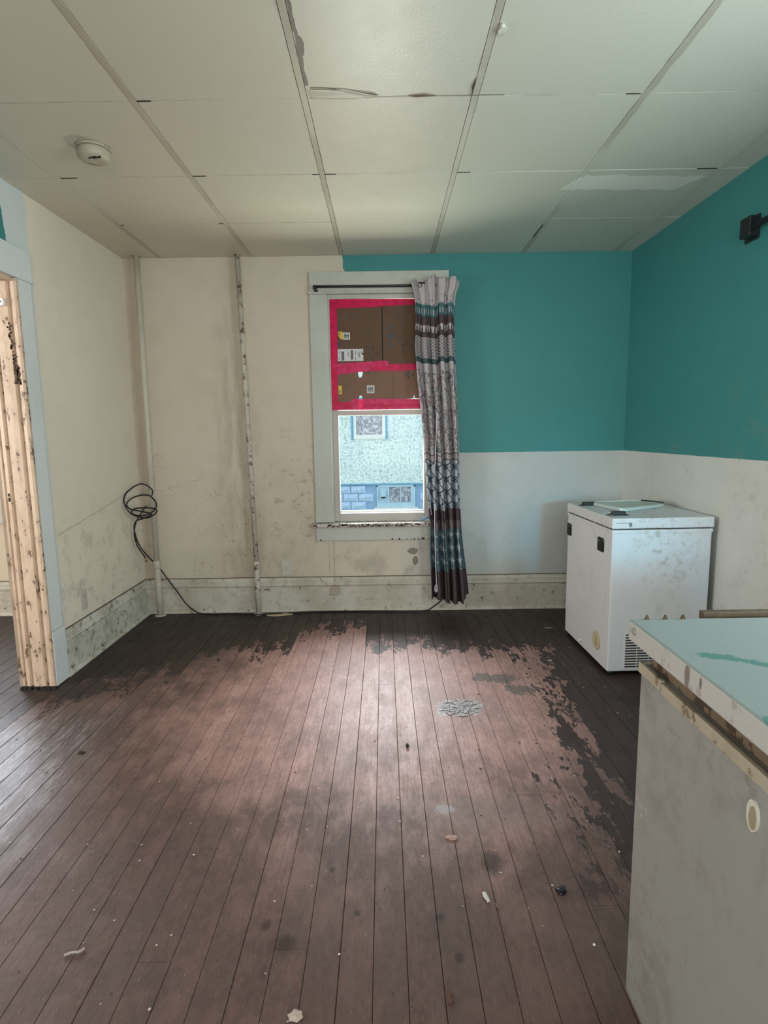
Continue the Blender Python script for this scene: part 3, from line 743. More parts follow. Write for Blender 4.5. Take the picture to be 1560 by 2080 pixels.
# lower sheet with torn holes: built as columns around the gaps
def low_sheet():
    bm = bmesh.new()
    def q(p):
        A = [bm.verts.new((x, YC, z)) for x, z in p]; B = [bm.verts.new((x, YC+.004, z)) for x, z in p]; bm.faces.new(A); bm.faces.new(B[::-1]); n = len(p)
        for i in range(n): bm.faces.new((A[i], A[(i+1) % n], B[(i+1) % n], B[i]))
    zt, zb = 1.715, 1.425
    q([(-.322, zb), (-.169, zb), (-.169, 1.497), (-.162, 1.520), (-.160, 1.640), (-.169, 1.655), (-.169, zt), (-.322, zt)])
    q([(-.162, 1.520), (-.148, 1.520), (-.150, 1.640), (-.160, 1.640)])
    q([(-.142, zb), (.07, zb), (.07, zt), (-.139, zt), (-.139, 1.66), (-.150, 1.640), (-.148, 1.520), (-.142, 1.50)])
    q([(.07, zb), (.312, zb), (.312, 1.4925), (.245, 1.4915), (.225, 1.490), (.185, 1.489), (.155, 1.493), (.185, 1.494), (.208, 1.499), (.213, 1.522), (.217, 1.500), (.235, 1.4955), (.312, 1.497), (.312, zt), (.07, zt)])
    return link('cardboard_sheet', to_me(bm), M_CARD2, cb, label='lower, paler cardboard strip with torn light holes')
low_sheet()
box('fold_line', (.0688, YC-.0009, 1.49), (.0708, YC, 1.68), M_BRNINK, cb)
# tape strips with slightly uneven edges
def tape(pts, y, mat=None): return sheet('tape_strip', pts, y, .0007, mat or M_TAPE, cb)
tape([(-.356, 2.160), (.320, 2.153), (.320, 2.118), (.1, 2.113), (-.1, 2.103), (-.357, 2.097)], YC-.0035)
tape([(-.358, 2.156), (-.306, 2.152), (-.304, 1.95), (-.309, 1.75), (-.312, 1.6), (-.310, 1.424), (-.362, 1.424), (-.360, 1.8)], YC-.0045)
tape([(-.330, 1.735), (-.19, 1.743), (.035, 1.752), (.036, 1.716), (-.19, 1.706), (-.330, 1.700)], YC-.0055, M_TAPE2)
tape([(-.31, 1.712), (.035, 1.728), (.16, 1.730), (.320, 1.727), (.320, 1.690), (.10, 1.682), (-.1, 1.685), (-.31, 1.690)], YC-.0035)
tape([(-.31, 1.702), (-.1, 1.707), (-.078, 1.708), (-.080, 1.684), (-.18, 1.676), (-.31, 1.662)], YC-.0065, M_TAPE2)
tape([(-.318, 1.477), (-.215, 1.478), (-.214, 1.426), (-.318, 1.424)], YC-.0035)
tape([(-.220, 1.498), (-.165, 1.496), (-.03, 1.497), (.10, 1.493), (.320, 1.490), (.320, 1.427), (.1, 1.427), (-.1, 1.424), (-.220, 1.426)], YC-.0055, M_TAPE2)
tape([(-.14, 1.462), (.08, 1.458), (.320, 1.461), (.320, 1.440), (.08, 1.436), (-.14, 1.436)], YC-.0062)
# stickers and labels
def sticker(poly, mat, marks, label, y=YC-.0015):
    o = sheet('sticker', poly, y, .0012, mat, cb, label)
    if marks:
        bm = bmesh.new()
        for (a, b, c, d) in marks: bm_box(bm, (a, y-.0005, b), (c, y+.0003, d))
        link('printed_bars', to_me(bm), M_INK, o)
    return o
R4 = lambda a, b, c, d: [(a, b), (c, b), (c, d), (a, d)]
sticker([(-.300, 1.948), (-.300, 1.932), (-.294, 1.912), (-.283, 1.899), (-.268, 1.896), (-.266, 1.942), (-.280, 1.949)], M_YEL, [(-.294, 1.925, -.286, 1.944)], 'yellow leaf-shaped sticker')
sticker(R4(-.266, 1.894, -.220, 1.941), M_LABEL, [(-.258+.008*k, 1.901, -.253+.008*k, 1.934) for k in range(4)]+[(-.260, 1.917, -.226, 1.922)], 'small white square code label')
sticker(R4(-.306, 1.752, -.132, 1.832), M_LABEL, [(-.281, 1.756, -.262, 1.816), (-.218, 1.762, -.200, 1.824)]+[(x, z, x+.004, z+h) for x, z, h in ((-.296, 1.80, .02), (-.296, 1.757, .025), (-.237, 1.785, .03), (-.186, 1.79, .03), (-.186, 1.76, .018), (-.168, 1.78, .035), (-.158, 1.772, .035), (-.146, 1.80, .02))], 'white shipping label with grey bars')
sticker(R4(-.307, 1.532, -.284, 1.588), M_YEL, [(-.303, 1.540, -.293, 1.560)], 'yellow strip sticker')
sticker(R4(-.112, 1.535, -.060, 1.588), M_LABEL, [(-.106+.008*k, 1.541+.005*(k % 2), -.101+.008*k, 1.580) for k in range(5)]+[(-.104, 1.562, -.068, 1.567)], 'white square code label')
def petals(cx, cz, r0, r1, wd, mat, angs):
    for a in angs:
        a = math.radians(a); d = (math.cos(a), math.sin(a)); n = (-d[1], d[0]); pts = []
        for t, ww in ((r0, .55), (r0+(r1-r0)*.5, .95), (r1-(r1-r0)*.12, 1), (r1, .5)): pts.append((cx+d[0]*t+n[0]*wd*ww, cz+d[1]*t+n[1]*wd*ww))
        for t, ww in ((r1, .5), (r1-(r1-r0)*.12, 1), (r0+(r1-r0)*.5, .95), (r0, .55)): pts.append((cx+d[0]*t-n[0]*wd*ww, cz+d[1]*t-n[1]*wd*ww))
        sheet('printed_petal', pts, YC-.0016, .0009, mat, cb)
petals(-.090, 1.930, .010, .026, .0032, M_PRINT, (30, 90, 150, 210, 270, 330))
petals(-.085, 1.800, .022, .056, .0065, M_PRINT, (60, 120, 180, 240, 300, 0))
petals(-.195, 2.045, .010, .030, .003, M_PRINT, (30, 90, 150, 210, 330))
petals(-.030, 2.050, .008, .030, .003, M_PRINT, (180, 240))
petals(.000, 1.915, .030, .090, .011, M_BLUEINK, (0,))
petals(.012, 1.915, .040, .085, .011, M_BLUEINK, (58, -58))
petals(-.330, 1.915, .030, .075, .011, M_BLUEINK, (62, -62))
petals(.115, 2.035, .010, .030, .004, M_PRINT, (30, 90, 150, 210, 270))
petals(.170, 1.830, .018, .050, .007, M_PRINT, (30, 90, 150, 210))
petals(-.105, 1.672, .006, .018, .003, M_PRINT, (0, 60, 120, 180))
petals(.185, 1.655, .008, .03, .005, M_BLUEINK, (0, 120, 180, 240))

# blue pinwheel-like scrap on the stool
bw = thing('blue_cloth_scrap', (.285, 4.00, .641), 'small blue and white crumpled scrap on the right end of the window stool', 'scrap')
M_SCRAP = plain('blue_scrap', (.16, .33, .52), .7)
for k, (dx, dz, s, mt) in enumerate(((-.012, .012, .013, M_SCRAP), (.006, .022, .014, M_SCRAP), (.016, .010, .012, M_WHITEP), (-.026, .018, .007, M_SCRAP), (.0, .006, .010, M_WHITEP))):
    bm = bmesh.new(); bmesh.ops.create_icosphere(bm, subdivisions=2, radius=s); r_ = random.Random(k)
    for v in bm.verts: v.co *= 1+r_.uniform(-.3, .2)
    for v in bm.verts: v.co += Vector((.285+dx, 3.995, .6435+dz+.003)); v.co.z = max(v.co.z, .6415)
    link('crumple', to_me(bm), mt, bw)

# ------------------------------------------------------------ curtain rod, curtain
rd = thing('curtain_rod', (-.08, 3.93, 2.21), 'thin black curtain rod across the top of the window casing', 'curtain rod')
tube('rod', [(-.437, 3.93, 2.2155), (.0, 3.93, 2.2135), (.43, 3.93, 2.214)], .0085, M_BLACK, rd, 12)
for x in (-.437, .43):
    tube('bracket_arm', [(x, 3.93, 2.214), (x, 3.96, 2.212), (x, F-.001, 2.205)], .010, M_BLACK, rd, 10)
    lathe('wall_plate', [(.013, -.006), (.013, 0)], (x, F-.001, 2.203), M_BLACK, rd, 16, 'y')
tube('end_elbow', [(-.437, 3.93, 2.222), (-.437, 3.93, 2.198)], [.013, .012], M_BLACK, rd, 10)

def cx_l(y):      # curtain edges, by pixel row (metres at the curtain plane)
    P = [(570, .186), (585, .196), (600, .212), (640, .222), (700, .214), (760, .226), (850, .255), (920, .272), (980, .288), (1060, .308), (1100, .305), (1190, .316), (1222, .316)]
    return interp(P, y)
def cx_r(y):
    P = [(570, .505), (585, .500), (600, .480), (640, .474), (700, .482), (800, .500), (900, .510), (1000, .515), (1080, .533), (1160, .566), (1222, .588)]
    return interp(P, y)
def interp(P, y):
    if y <= P[0][0]: return P[0][1]
    for (a, b), (c, d) in zip(P[:-1], P[1:]):
        if y <= c: return b+(d-b)*(y-a)/(c-a)
    return P[-1][1]
ct = thing('curtain', (.37, 3.93, .09), 'patterned white, teal and plum curtain gathered at the right side of the window', 'curtain')
def curtain():
    NU, NV = 150, 130; bm = bmesh.new(); uvl = bm.loops.layers.uv.new('UVMap'); g = []
    for j in range(NV+1):
        row = []; t = j/NV
        for i in range(NU+1):
            u = i/NU
            ytop = 573-6*max(0, math.sin(u*math.pi*5+.6))-(4 if .45 < u < .75 else 0)+(6 if u < .08 else 0)
            ybot = interp([(0, 1212), (.28, 1212), (.285, 1216), (.38, 1217), (.45, 1221), (.83, 1222), (.835, 1212), (1, 1205)], u)
            py = ytop+(ybot-ytop)*t
            z = 2.233-(py-575)*.003335
            l, r = cx_l(py), cx_r(py)
            # folds: phase warps with height, deep furrow at u~.47
            amp = .014+.028*min(1, max(0, (py-600)/200))
            ph = u*2*math.pi*4.6+.5*math.sin(py/170)+.35*math.sin(u*9+py/90)
            wv = math.cos(ph); wv = math.copysign(abs(wv)**.7, wv)
            yy = 3.914-amp*wv+.034*math.exp(-((u-.50)/.020)**2)+.030*math.exp(-((u-.43)/.016)**2)*(1 if py > 1000 else .3)
            # pinch pleats in the heading
            hd = max(0, 1-(py-565)/75)
            yy += hd*(-.008*math.sin(u*2*math.pi*9)-.022)
            yy = min(yy, 3.975)
            xx = l+(r-l)*(u+.018*math.sin(ph)*(1-abs(2*u-1)))
            sway = .004*math.sin(py/60+u*5)
            row.append((bm.verts.new((xx+sway*(.3 if u in (0, 1) else .6), yy, z)), u, py))
        g.append(row)
    for j in range(NV):
        for i in range(NU):
            q = [g[j][i], g[j+1][i], g[j+1][i+1], g[j][i+1]]
            f = bm.faces.new([a[0] for a in q])
            for lp, a in zip(f.loops, q):
                # printed bands wobble with the folds as in cloth hung unevenly
                lp[uvl].uv = (a[1]*.62, (a[2]+2.0*math.sin(a[1]*23)+2.2*math.sin(a[1]*9+1))/1000)
            f.smooth = True
    me = bpy.data.meshes.new('cloth'); bm.to_mesh(me); bm.free()
    o = link('cloth', me, M_CURTAIN, ct); s = o.modifiers.new('thick', 'SOLIDIFY'); s.thickness = .0012
curtain()
hem = [(.362, 3.885, 1.48), (.352, 3.882, 1.30), (.345, 3.882, 1.12), (.335, 3.880, .92), (.338, 3.880, .66), (.343, 3.880, .42), (.350, 3.880, .20)]
tube('lining_edge', catmull(hem, 5), .0028, M_HEM, ct, 6, label='thin pale lining edge')
tube('lining_edge', catmull([(.268, 3.915, 1.12), (.288, 3.905, .98), (.305, 3.905, .84), (.318, 3.905, .70)], 5), .0022, M_HEM, ct, 6)
prism('folded_corner', [(.338, .215), (.378, .215), (.382, .168), (.370, .155), (.358, .168), (.345, .160), (.334, .175)], 'y', 3.884, 3.887, plain('lilac_corner', (.42, .36, .44), .8), ct, label='lilac folded-up corner')
tube('hook_ring', [(.245+.013*math.cos(a), 3.868, 2.200+.013*math.sin(a)) for a in [i*math.pi/8 for i in range(17)]], .0025, M_BLACK, ct, 6)
tube('ring_shank', [(.236, 3.868, 2.216), (.280, 3.868, 2.214)], .005, M_BLACK, ct, 8)

# rod bracket on the right wall
rb = thing('curtain_rod', (1.62, 2.72, 2.15), 'black rod end and square bracket high on the teal right wall', 'curtain rod')
xw = rx(2.74)
box('wall_plate', (xw-.008, 2.70, 2.10), (xw-.0005, 2.80, 2.205), M_BLACK, rb, bev=.002)
box('square_block', (xw-.050, 2.695, 2.112), (xw-.008, 2.770, 2.195), M_BLACK, rb, bev=.003)
tube('rod', [(xw-.035, 2.71, 2.145), (xw-.045, 2.2, 2.145), (xw-.055, .3, 2.145)], .013, M_BLACK, rb, 12)
tube('bracket_arm', [(xw-.001, .45, 2.145), (xw-.05, .45, 2.145)], .01, M_BLACK, rb, 10)

# ------------------------------------------------------------ pipes
def pipe(x, xt, y, r, mat, label, cz, seed):
    t = thing('heating_pipe', (x, y, 0), label, 'pipe', 'pipes against the back wall')
    tube('pipe_tube', [(x, y, .0), (x, y, cz-.01)], r*1.12, mat, t, 18)
    tube('pipe_tube', [(x, y, cz-.01), (x+(xt-x)*.5, y, 1.4), (xt, y, ZC-.001)], r, mat, t, 18)
    lathe('coupling', [(r*1.12, 0), (r*1.32, .004), (r*1.32, .05), (r*1.05, .055)], (x, y, cz-.03), mat, t, 24)
    lathe('floor_flange', [(r*2.1, 0), (r*2.1, .003), (r*1.3, .006)], (x, y, .001), mat, t, 24)
    lathe('ceiling_flange', [(r*1.3, -.006), (r*1.9, -.004), (r*1.9, 0)], (xt, y, ZC-.0005), M_DETECT, t, 24)
pipe(-1.604, -1.600, 3.955, .0185, M_PIPE, 'cream pipe in the left corner with a black cable hung on it', .375, 1)
pipe(-.905, -.940, 3.955, .0165, M_PIPE2, 'rust-spotted cream pipe between the left corner and the window', .36, 2)

# ------------------------------------------------------------ black cable
cb_pts = [(-1.585, 3.90, .862), (-1.580, 3.90, .905), (-1.634, 3.86, .948), (-1.700, 3.80, .905), (-1.708, 3.75, .852), (-1.690, 3.74, .80), (-1.665, 3.76, .755), (-1.62, 3.86, .715), (-1.575, 3.91, .735), (-1.568, 3.92, .765),
          (-1.60, 3.86, .785), (-1.655, 3.78, .790), (-1.665, 3.76, .760), (-1.625, 3.84, .735), (-1.58, 3.91, .760), (-1.566, 3.92, .810), (-1.60, 3.88, .868), (-1.655, 3.80, .868), (-1.695, 3.76, .830), (-1.68, 3.77, .79), (-1.64, 3.84, .765), (-1.60, 3.91, .735),
          (-1.63, 3.87, .715), (-1.675, 3.84, .700), (-1.69, 3.83, .66), (-1.685, 3.84, .58), (-1.672, 3.88, .50), (-1.640, 3.93, .42), (-1.615, 3.977, .365), (-1.575, 3.985, .30), (-1.535, 3.982, .24), (-1.480, 3.975, .165), (-1.425, 3.968, .085), (-1.370, 3.962, .035), (-1.30, 3.957, .0075), (-1.1, 3.95, .0065), (-.97, 3.935, .0065), (-.90, 3.925, .0065), (-.80, 3.945, .0065),
          (-.5, 3.978, .0065), (-.1, 3.974, .0065), (.15, 3.962, .0065), (.28, 3.957, .010), (.33, 3.965, .030), (.39, 3.972, .075), (.42, 3.976, .12), (.43, 3.976, .22)]
o = tube('black_cable', catmull(cb_pts, 7), .0048, M_CABLE, None, 8); tag(o, 'black cable coiled on the corner pipe and trailing along the baseboard', 'cable')
e2 = [(-1.61, 3.86, .80), (-1.65, 3.83, .735), (-1.675, 3.82, .68), (-1.688, 3.82, .61), (-1.682, 3.84, .53), (-1.665, 3.87, .47), (-1.655, 3.89, .435)]
o = tube('black_cable', catmull(e2, 6), .0045, M_CABLE, None, 8); tag(o, 'short loose cable end with a brass plug tip hanging in the left corner', 'cable')
tube('plug_tip', [(-1.655, 3.89, .435), (-1.650, 3.895, .405)], .006, plain('brass', (.45, .33, .12), .4, 1), o, 8)

# ------------------------------------------------------------ outlets
def outlet(name, u0, v0, w_, h_, wall, label, faces=True):
    if wall == 'left': t = thing(name, (XL, u0+w_/2, v0), label, 'outlet')
    else: t = thing(name, (u0+w_/2, D, v0), label, 'outlet')
    def bx(n, a, b, c, d, p0, p1, m, bev=0):
        if wall == 'left': return box(n, (XL+p0, a, b), (XL+p1, c, d), m, t, bev)
        return box(n, (a, D-p1, b), (c, D-p0, d), m, t, bev)
    bx('cover_plate', u0, v0, u0+w_, v0+h_, -.001, .006, M_PLATE, .002)
    for zc in ((v0+h_*.28, v0+h_*.72) if faces else (v0+h_*.5,)):
        bx('socket_face', u0+w_*.25, zc-.015, u0+w_*.75, zc+.015, .005, .008, M_PLATE, .003)
        for dx in (-.007, .007): bx('slot', u0+w_/2+dx-.0012, zc-.002, u0+w_/2+dx+.0012, zc+.007, .0075, .0085, M_HOLE)
        bx('slot', u0+w_/2-.002, zc-.011, u0+w_/2+.002, zc-.007, .0075, .0085, M_HOLE)
outlet('wall_outlet', 3.143, .292, .070, .118, 'left', 'painted-over wall outlet on the left wall above its baseboard')
outlet('wall_outlet', -.742, .262, .068, .112, 'back', 'painted-over wall outlet on the back wall just right of the rusty pipe', False)
jb = thing('phone_jack_box', (-.362, D-.02, .128), 'small beige phone jack box on the baseboard below the window', 'jack box')
box('box_body', (-.392, D-.047, .128), (-.334, D-.0195, .187), plain('beige_box', (.42, .36, .27), .5), jb, bev=.003)
tube('thin_wire', [(-.363, D-.0262, .187), (-.363, D-.0282, .22), (-.364, D-.0125, .25), (-.365, D-.003, .30), (-.367, D-.003, .508)], .0014, M_PIPE2, jb, 6)
wp = box('painted_cover_plate', (.165, D-.0215, .045), (.300, D-.0188, .150), M_BASE, bev=.001); tag(wp, 'painted-over rectangular plate on the baseboard left of the curtain bottom', 'plate')

# ------------------------------------------------------------ smoke detector
sd = thing('smoke_detector', (-1.168, 2.533, ZC), 'round yellowed smoke detector on the left side of the ceiling', 'smoke detector')
c0 = (-1.168, 2.533, ZC)
lathe('mounting_plate', [(.066, -.010), (.068, -.008), (.068, -.0003), (.066, -.0003)], c0, M_DETECT, sd, 48)
lathe('detector_body', [(.030, -.052), (.050, -.049), (.060, -.040), (.063, -.016), (.060, -.010)], c0, M_DETECT, sd, 48)
for k in range(3): lathe('vent_ring', [(.0615-.001*k, -.020-.008*k), (.0645-.0015*k, -.0215-.008*k), (.0615-.001*k, -.023-.008*k)], c0, M_DETECT, sd, 48)
bm = bmesh.new(); rr = random.Random(2)
for k in range(7):
    a = -1.2+rr.uniform(-.5, .5); r_ = rr.uniform(.030, .050); bm_box(bm, (c0[0]+r_*math.cos(a)-.006, c0[1]+r_*math.sin(a)-.003, ZC-.0535), (c0[0]+r_*math.cos(a)+.006, c0[1]+r_*math.sin(a)+.003, ZC-.046))
link('scorch_mark', to_me(bm), M_HOLE, sd)

# ------------------------------------------------------------ small chest freezer by the right wall
fa = thing('chest_freezer', (1.138, 2.843, 0), 'small white chest freezer in the far right corner with a vent low on its end', 'freezer', rz=math.radians(1.6), local=True)
LX, LY = .508, .645
box('body', (0, 0, .022), (LX, LY, .757), M_FA, fa, bev=.007)
box('top_band', (-.003, -.003, .748), (LX+.003, LY+.003, .766), M_FA, fa, bev=.003)
box('gasket', (.006, .006, .764), (LX-.006, LY-.006, .774), M_HOLE, fa)
box('lid', (-.005, -.006, .772), (LX+.006, LY+.006, .826), M_FA, fa, bev=.006)
for yy in (.10, .50):
    hg = box('hinge', (.018, yy-.016, .8255), (.118, yy+.016, .831), M_GASKET, fa, bev=.001)
    box('hinge_block', (.032, yy-.013, .829), (.104, yy+.013, .848), M_GASKET, fa, bev=.003)
def rrect(cy, cz, hw, hh, r, n=5):
    p = []
    for sx, sy, a0 in ((1, 1, 0), (-1, 1, 90), (-1, -1, 180), (1, -1, 270)):
        for k in range(n+1):
            a = math.radians(a0+90*k/n); p.append((cy+sx*(hw-r)+r*math.cos(a), cz+sy*(hh-r)+r*math.sin(a)))
    return p
for yy in (.135, .610):
    prism('recess_cup', rrect(yy, .668, .042 if yy < .3 else .036, .037, .014), 'x', -.0035, .004, M_GASKET, fa)
    prism('recess_pad', rrect(yy, .660, .024, .020, .008), 'x', -.007, -.003, M_HOLE, fa)
lathe('drain_cap', [(.050, .003), (.050, -.004), (.046, -.007), (.040, -.005), (.038, -.004)], (0, .145, .140), plain('yellowed_cap', (.55, .48, .30), .5), fa, 32, 'x')
box('cap_grip', (-.012, .139, .112), (-.003, .151, .168), plain('cap_grip_paint', (.55, .5, .36), .5), fa, bev=.002)
lathe('drain_knob', [(.010, .002), (.010, -.008), (.007, -.013)], (0, .372, .055), M_WHITEP, fa, 20, 'x')
vt = box('vent_panel', (.082, -.002, .035), (.300, .004, .235), M_FA, fa, bev=.001)
for k in range(13):
    for x0, x1 in ((.090, .148), (.152, .210), (.214, .290)): box('vent_slot', (x0, -.0032, .045+k*.0142), (x1, .0, .052+k*.0142), M_HOLE, vt)
box('latch_groove', (.015, -.0068, .800), (.085, -.0055, .8025), plain('grey_line', (.2, .22, .22), .5), fa)
box('latch_stop', (.080, -.009, .783), (.094, -.005, .803), plain('grey_stop', (.16, .18, .17), .5), fa, bev=.001)
tube('thin_wire', catmull([(.028, .085, .846), (-.02, .11, .825), (-.045, .13, .77), (-.03, .14, .71), (-.008, .14, .685)], 6), .0012, M_PLATE, fa, 6)
tube('thin_wire', catmull([(.03, .07, .835), (-.010, .06, .815), (-.012, .06, .74), (-.008, .085, .690)], 6), .0010, M_PLATE, fa, 6)
for (a, b) in ((.03, .03), (LX-.03, .03), (.03, LY-.03), (LX-.03, LY-.03)): lathe('foot', [(.018, 0), (.018, .026)], (a, b, .0), M_GASKET, fa, 16)

# pale tray lid lying on the small freezer
def tray():
    pts = [(1.205, 3.39), (1.275, 3.06), (1.60, 3.24), (1.53, 3.44)]
    c = Vector((sum(p[0] for p in pts)/4, sum(p[1] for p in pts)/4))
    def ring(s, r=.05):
        P = [c+(Vector(p)-c)*s for p in pts]; out = []
        for i in range(4):
            p, a, b = P[i], P[i-1], P[(i+1) % 4]; d1, d2 = (a-p).normalized(), (b-p).normalized()
            for t in (0, .25, .5, .75, 1):
                q0, q1 = p+d1*r, p+d2*r; out.append((q0*(1-t)**2+p*2*t*(1-t)+q1*t*t))
        return out
    bm = bmesh.new(); R_ = []
    for s, z in ((.97, .8275), (1.0, .8285), (1.0, .842), (.97, .846), (.93, .846), (.91, .8405), (.86, .8395)):
        R_.append([bm.verts.new((p.x, p.y, z)) for p in ring(s)])
    n = len(R_[0])
    for a, b in zip(R_[:-1], R_[1:]):
        for k in range(n): bm.faces.new((a[k], a[(k+1) % n], b[(k+1) % n], b[k]))
    bm.faces.new(R_[-1]); bm.faces.new(R_[0][::-1])
    t = thing('plastic_tray_lid', (1.4, 3.28, .8265), 'pale plastic tray lid lying on top of the small white freezer', 'lid')
    link('tray_shell', to_me(bm), plain('milky_plastic', (.52, .60, .56), .3), t)
    tube('black_strip', [(1.505, 3.36, .851), (1.55, 3.30, .851), (1.585, 3.25, .849)], .004, M_BLACK, t, 8)
tray()

# ------------------------------------------------------------ big chest freezer in the right foreground
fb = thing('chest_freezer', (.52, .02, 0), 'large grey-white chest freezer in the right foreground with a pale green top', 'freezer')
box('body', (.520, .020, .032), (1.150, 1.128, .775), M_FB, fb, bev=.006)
box('rear_ledge', (.521, .022, .770), (1.149, 1.126, .792), M_GREY, fb, bev=.002)
for a, b, dz in ((1.035, 1.130, .0), (.918, 1.033, -.004), (.018, .916, -.002)):
    box('rim_strip', (.5165, a, .774+dz), (.5255, b, .7965+dz), M_RIM, fb, bev=.0015)
box('far_rim_strip', (.52, 1.120, .774), (1.15, 1.130, .7965), M_RIM, fb, bev=.0015)
box('foam_gasket', (.536, .036, .790), (1.135, 1.112, .846), M_FOAM, fb, bev=.004)
box('lid', (.495, .000, .842), (1.172, 1.137, .8845), M_LIDB, fb, bev=.0045)
box('lid_underside', (.503, .01, .838), (1.165, 1.128, .8425), M_HOLE, fb)
lathe('corner_cap', [(.0075, .001), (.0075, -.003), (.004, -.0048)], (.495, 1.106, .868), M_GREY, fb, 18, 'x')
prism('badge_scar', [(.7535+.013*math.cos(a)*1.0, .721+.024*math.sin(a)) for a in [i*math.pi/12 for i in range(24)]], 'x', .5165, .5205, plain('pale_scar', (.60, .58, .48), .6), fb, label='oval pale scar where a badge came off')
prism('badge_recess', [(.751+.008*math.cos(a), .719+.018*math.sin(a)) for a in [i*math.pi/12 for i in range(24)]], 'x', .5155, .518, plain('scar_core', (.30, .26, .18), .6), fb)
for (yy, zz) in ((1.115, .498), (1.095, .493), (1.075, .497), (1.092, .475), (1.095, .575)):
    bm = bmesh.new(); bmesh.ops.create_uvsphere(bm, u_segments=12, v_segments=8, radius=1)
    for v in bm.verts: v.co = Vector((.5204+v.co.x*.0018, yy+v.co.y*.007, zz+v.co.z*.009))
    link('dent_bump', to_me(bm), M_FB, fb, smooth=True)
for (a, b) in ((.56, .07), (1.11, .07), (.56, 1.07), (1.11, 1.07)): lathe('foot', [(.02, 0), (.02, .034)], (a, b, 0), M_GASKET, fb, 16)
for x in (.530, .567, .603): 
    prism('rear_clip', [(x-.005, .8835), (x+.005, .8835), (x+.001, .8935), (x-.001, .8935)], 'y', 1.128, 1.133, M_BROWN, fb)
# dirty wooden board standing behind the big freezer
bd = box('wooden_board', (.655, 1.150, 0), (1.45, 1.168, .8915), M_BROWN, bev=.002); tag(bd, 'dirty brown wooden board standing behind the large freezer, only its top edge showing', 'board')

# ------------------------------------------------------------ debris
rock('black_lump', (.474, 1.437), (.016, .013, .008), plain('black_lump_plastic', (.012, .012, .02), .25), 'shiny black lump on the floor left of the big freezer', 'lump', 11)
rock('plastic_sliver', (.262, 1.418), (.006, .019, .006), plain('pale_plastic_bit', (.62, .60, .55), .5), 'slim pale plastic piece on the floorboards in front centre', 'plastic piece', 12, .2)
rock('dark_nut', (.288, 1.39), (.006, .007, .006), plain('rusty_bit', (.16, .10, .07), .5), 'tiny rusty bit beside the slim pale plastic piece', 'debris', 13)
rock('bark_chip', (.195, 1.655), (.020, .009, .005), plain('pinkish_chip', (.42, .28, .24), .8), 'pinkish oval chip on the floorboards right of centre', 'chip', 14, -.1)
o = tube('twig', catmull([(-.805, 1.255, .005), (-.79, 1.262, .006), (-.772, 1.264, .006), (-.765, 1.275, .005)], 4), .0032, plain('pale_twig', (.40, .34, .30), .8), None, 6); tag(o, 'short pale twig on the floor at the lower left', 'twig')
me = None
o = prism('plaster_shard', [(-.84, 3.915), (-.80, 3.925), (-.74, 3.935), (-.715, 3.955), (-.70, 3.945), (-.66, 3.935), (-.665, 3.925), (-.72, 3.915), (-.78, 3.900)], 'z', .0005, .008, plain('tan_shard', (.50, .40, .26), .8)); tag(o, 'flat tan splinter lying by the baseboard right of the rusty pipe', 'splinter')
rock('black_plug', (.079, 2.187), (.007, .009, .010), M_GASKET, 'small black plug on the floor in the middle of the room', 'plug', 15)
rock('crumbled_plaster', (-.212, 1.100), (.017, .013, .006), plain('pale_crumb', (.46, .38, .33), .9), 'pale crumbled clump at the bottom centre of the floor', 'crumb', 16)
rock('brown_clod', (.132, 1.135), (.008, .011, .006), plain('brown_clod_dirt', (.10, .05, .035), .9), 'small brown clod at the bottom right of centre', 'clod', 17)
rock('dark_clod', (-1.242, 2.176), (.013, .010, .004), plain('dark_clod_dirt', (.03, .022, .02), .9), 'dark flat clod on the left part of the floor', 'clod', 18)
rock('white_bead', (.504, 1.269), (.004, .004, .003), M_WHITEP, 'tiny white bead on the floor near the big freezer', 'bead', 19, sub=1)
rock('plaster_chip', (1.045, 3.58), (.030, .012, .004), plain('grey_chip', (.22, .2, .19), .8), 'grey plaster chip on the floor just left of the small freezer', 'chip', 20)
rock('plaster_chip', (.905, 3.05), (.012, .008, .004), plain('tan_chip', (.42, .34, .24), .8), 'tan plaster chip on the dark boards left of the small freezer', 'chip', 21)
# silvery peeled patch, raised
rr = random.Random(31); bm = bmesh.new()
for k in range(120):
    a = rr.uniform(0, 6.283); r_ = rr.random()**.6; x = .337+.095*r_*math.cos(a); y = 2.52+.085*r_*math.sin(a); s = rr.uniform(.003, .009); b = rr.uniform(0, 3.14)
    vs = [bm.verts.new((x+s*math.cos(b+t)*(1+.5*rr.random()), y+s*.7*math.sin(b+t)*(1+.5*rr.random()), .0012+rr.uniform(0, .003))) for t in (0, 1.57, 3.14, 4.71)]
    bm.faces.new(vs)
o = link('peeling_patch', to_me(bm), plain('silver_grey_flakes', (.34, .335, .34), .5)); tag(o, 'patch of curled silver-grey flakes on the boards left of the freezers', 'peeling paint', kind='stuff')
rr = random.Random(5); bm = bmesh.new()
for k in range(420):
    x, y = rr.uniform(-1.6, 1.6), rr.uniform(1.0, 3.93)
    if (x > .50 and y < 1.2) or (x > 1.1 and y > 2.8) or (x < -1.6): continue
    s = rr.uniform(.0012, .0042)*(1.4 if rr.random() < .1 else 1); b = rr.uniform(0, 3)
    z = .0006+rr.uniform(0, .001)
    vs = [bm.verts.new((x+s*math.cos(b+t)*rr.uniform(.6, 1.3), y+s*math.sin(b+t)*rr.uniform(.6, 1.3), z)) for t in (0, 1.3, 2.6, 3.9, 5.2)]
    ap = bm.verts.new((x, y, z+s*.5))
    for i in range(5): bm.faces.new((vs[i], vs[(i+1) % 5], ap))
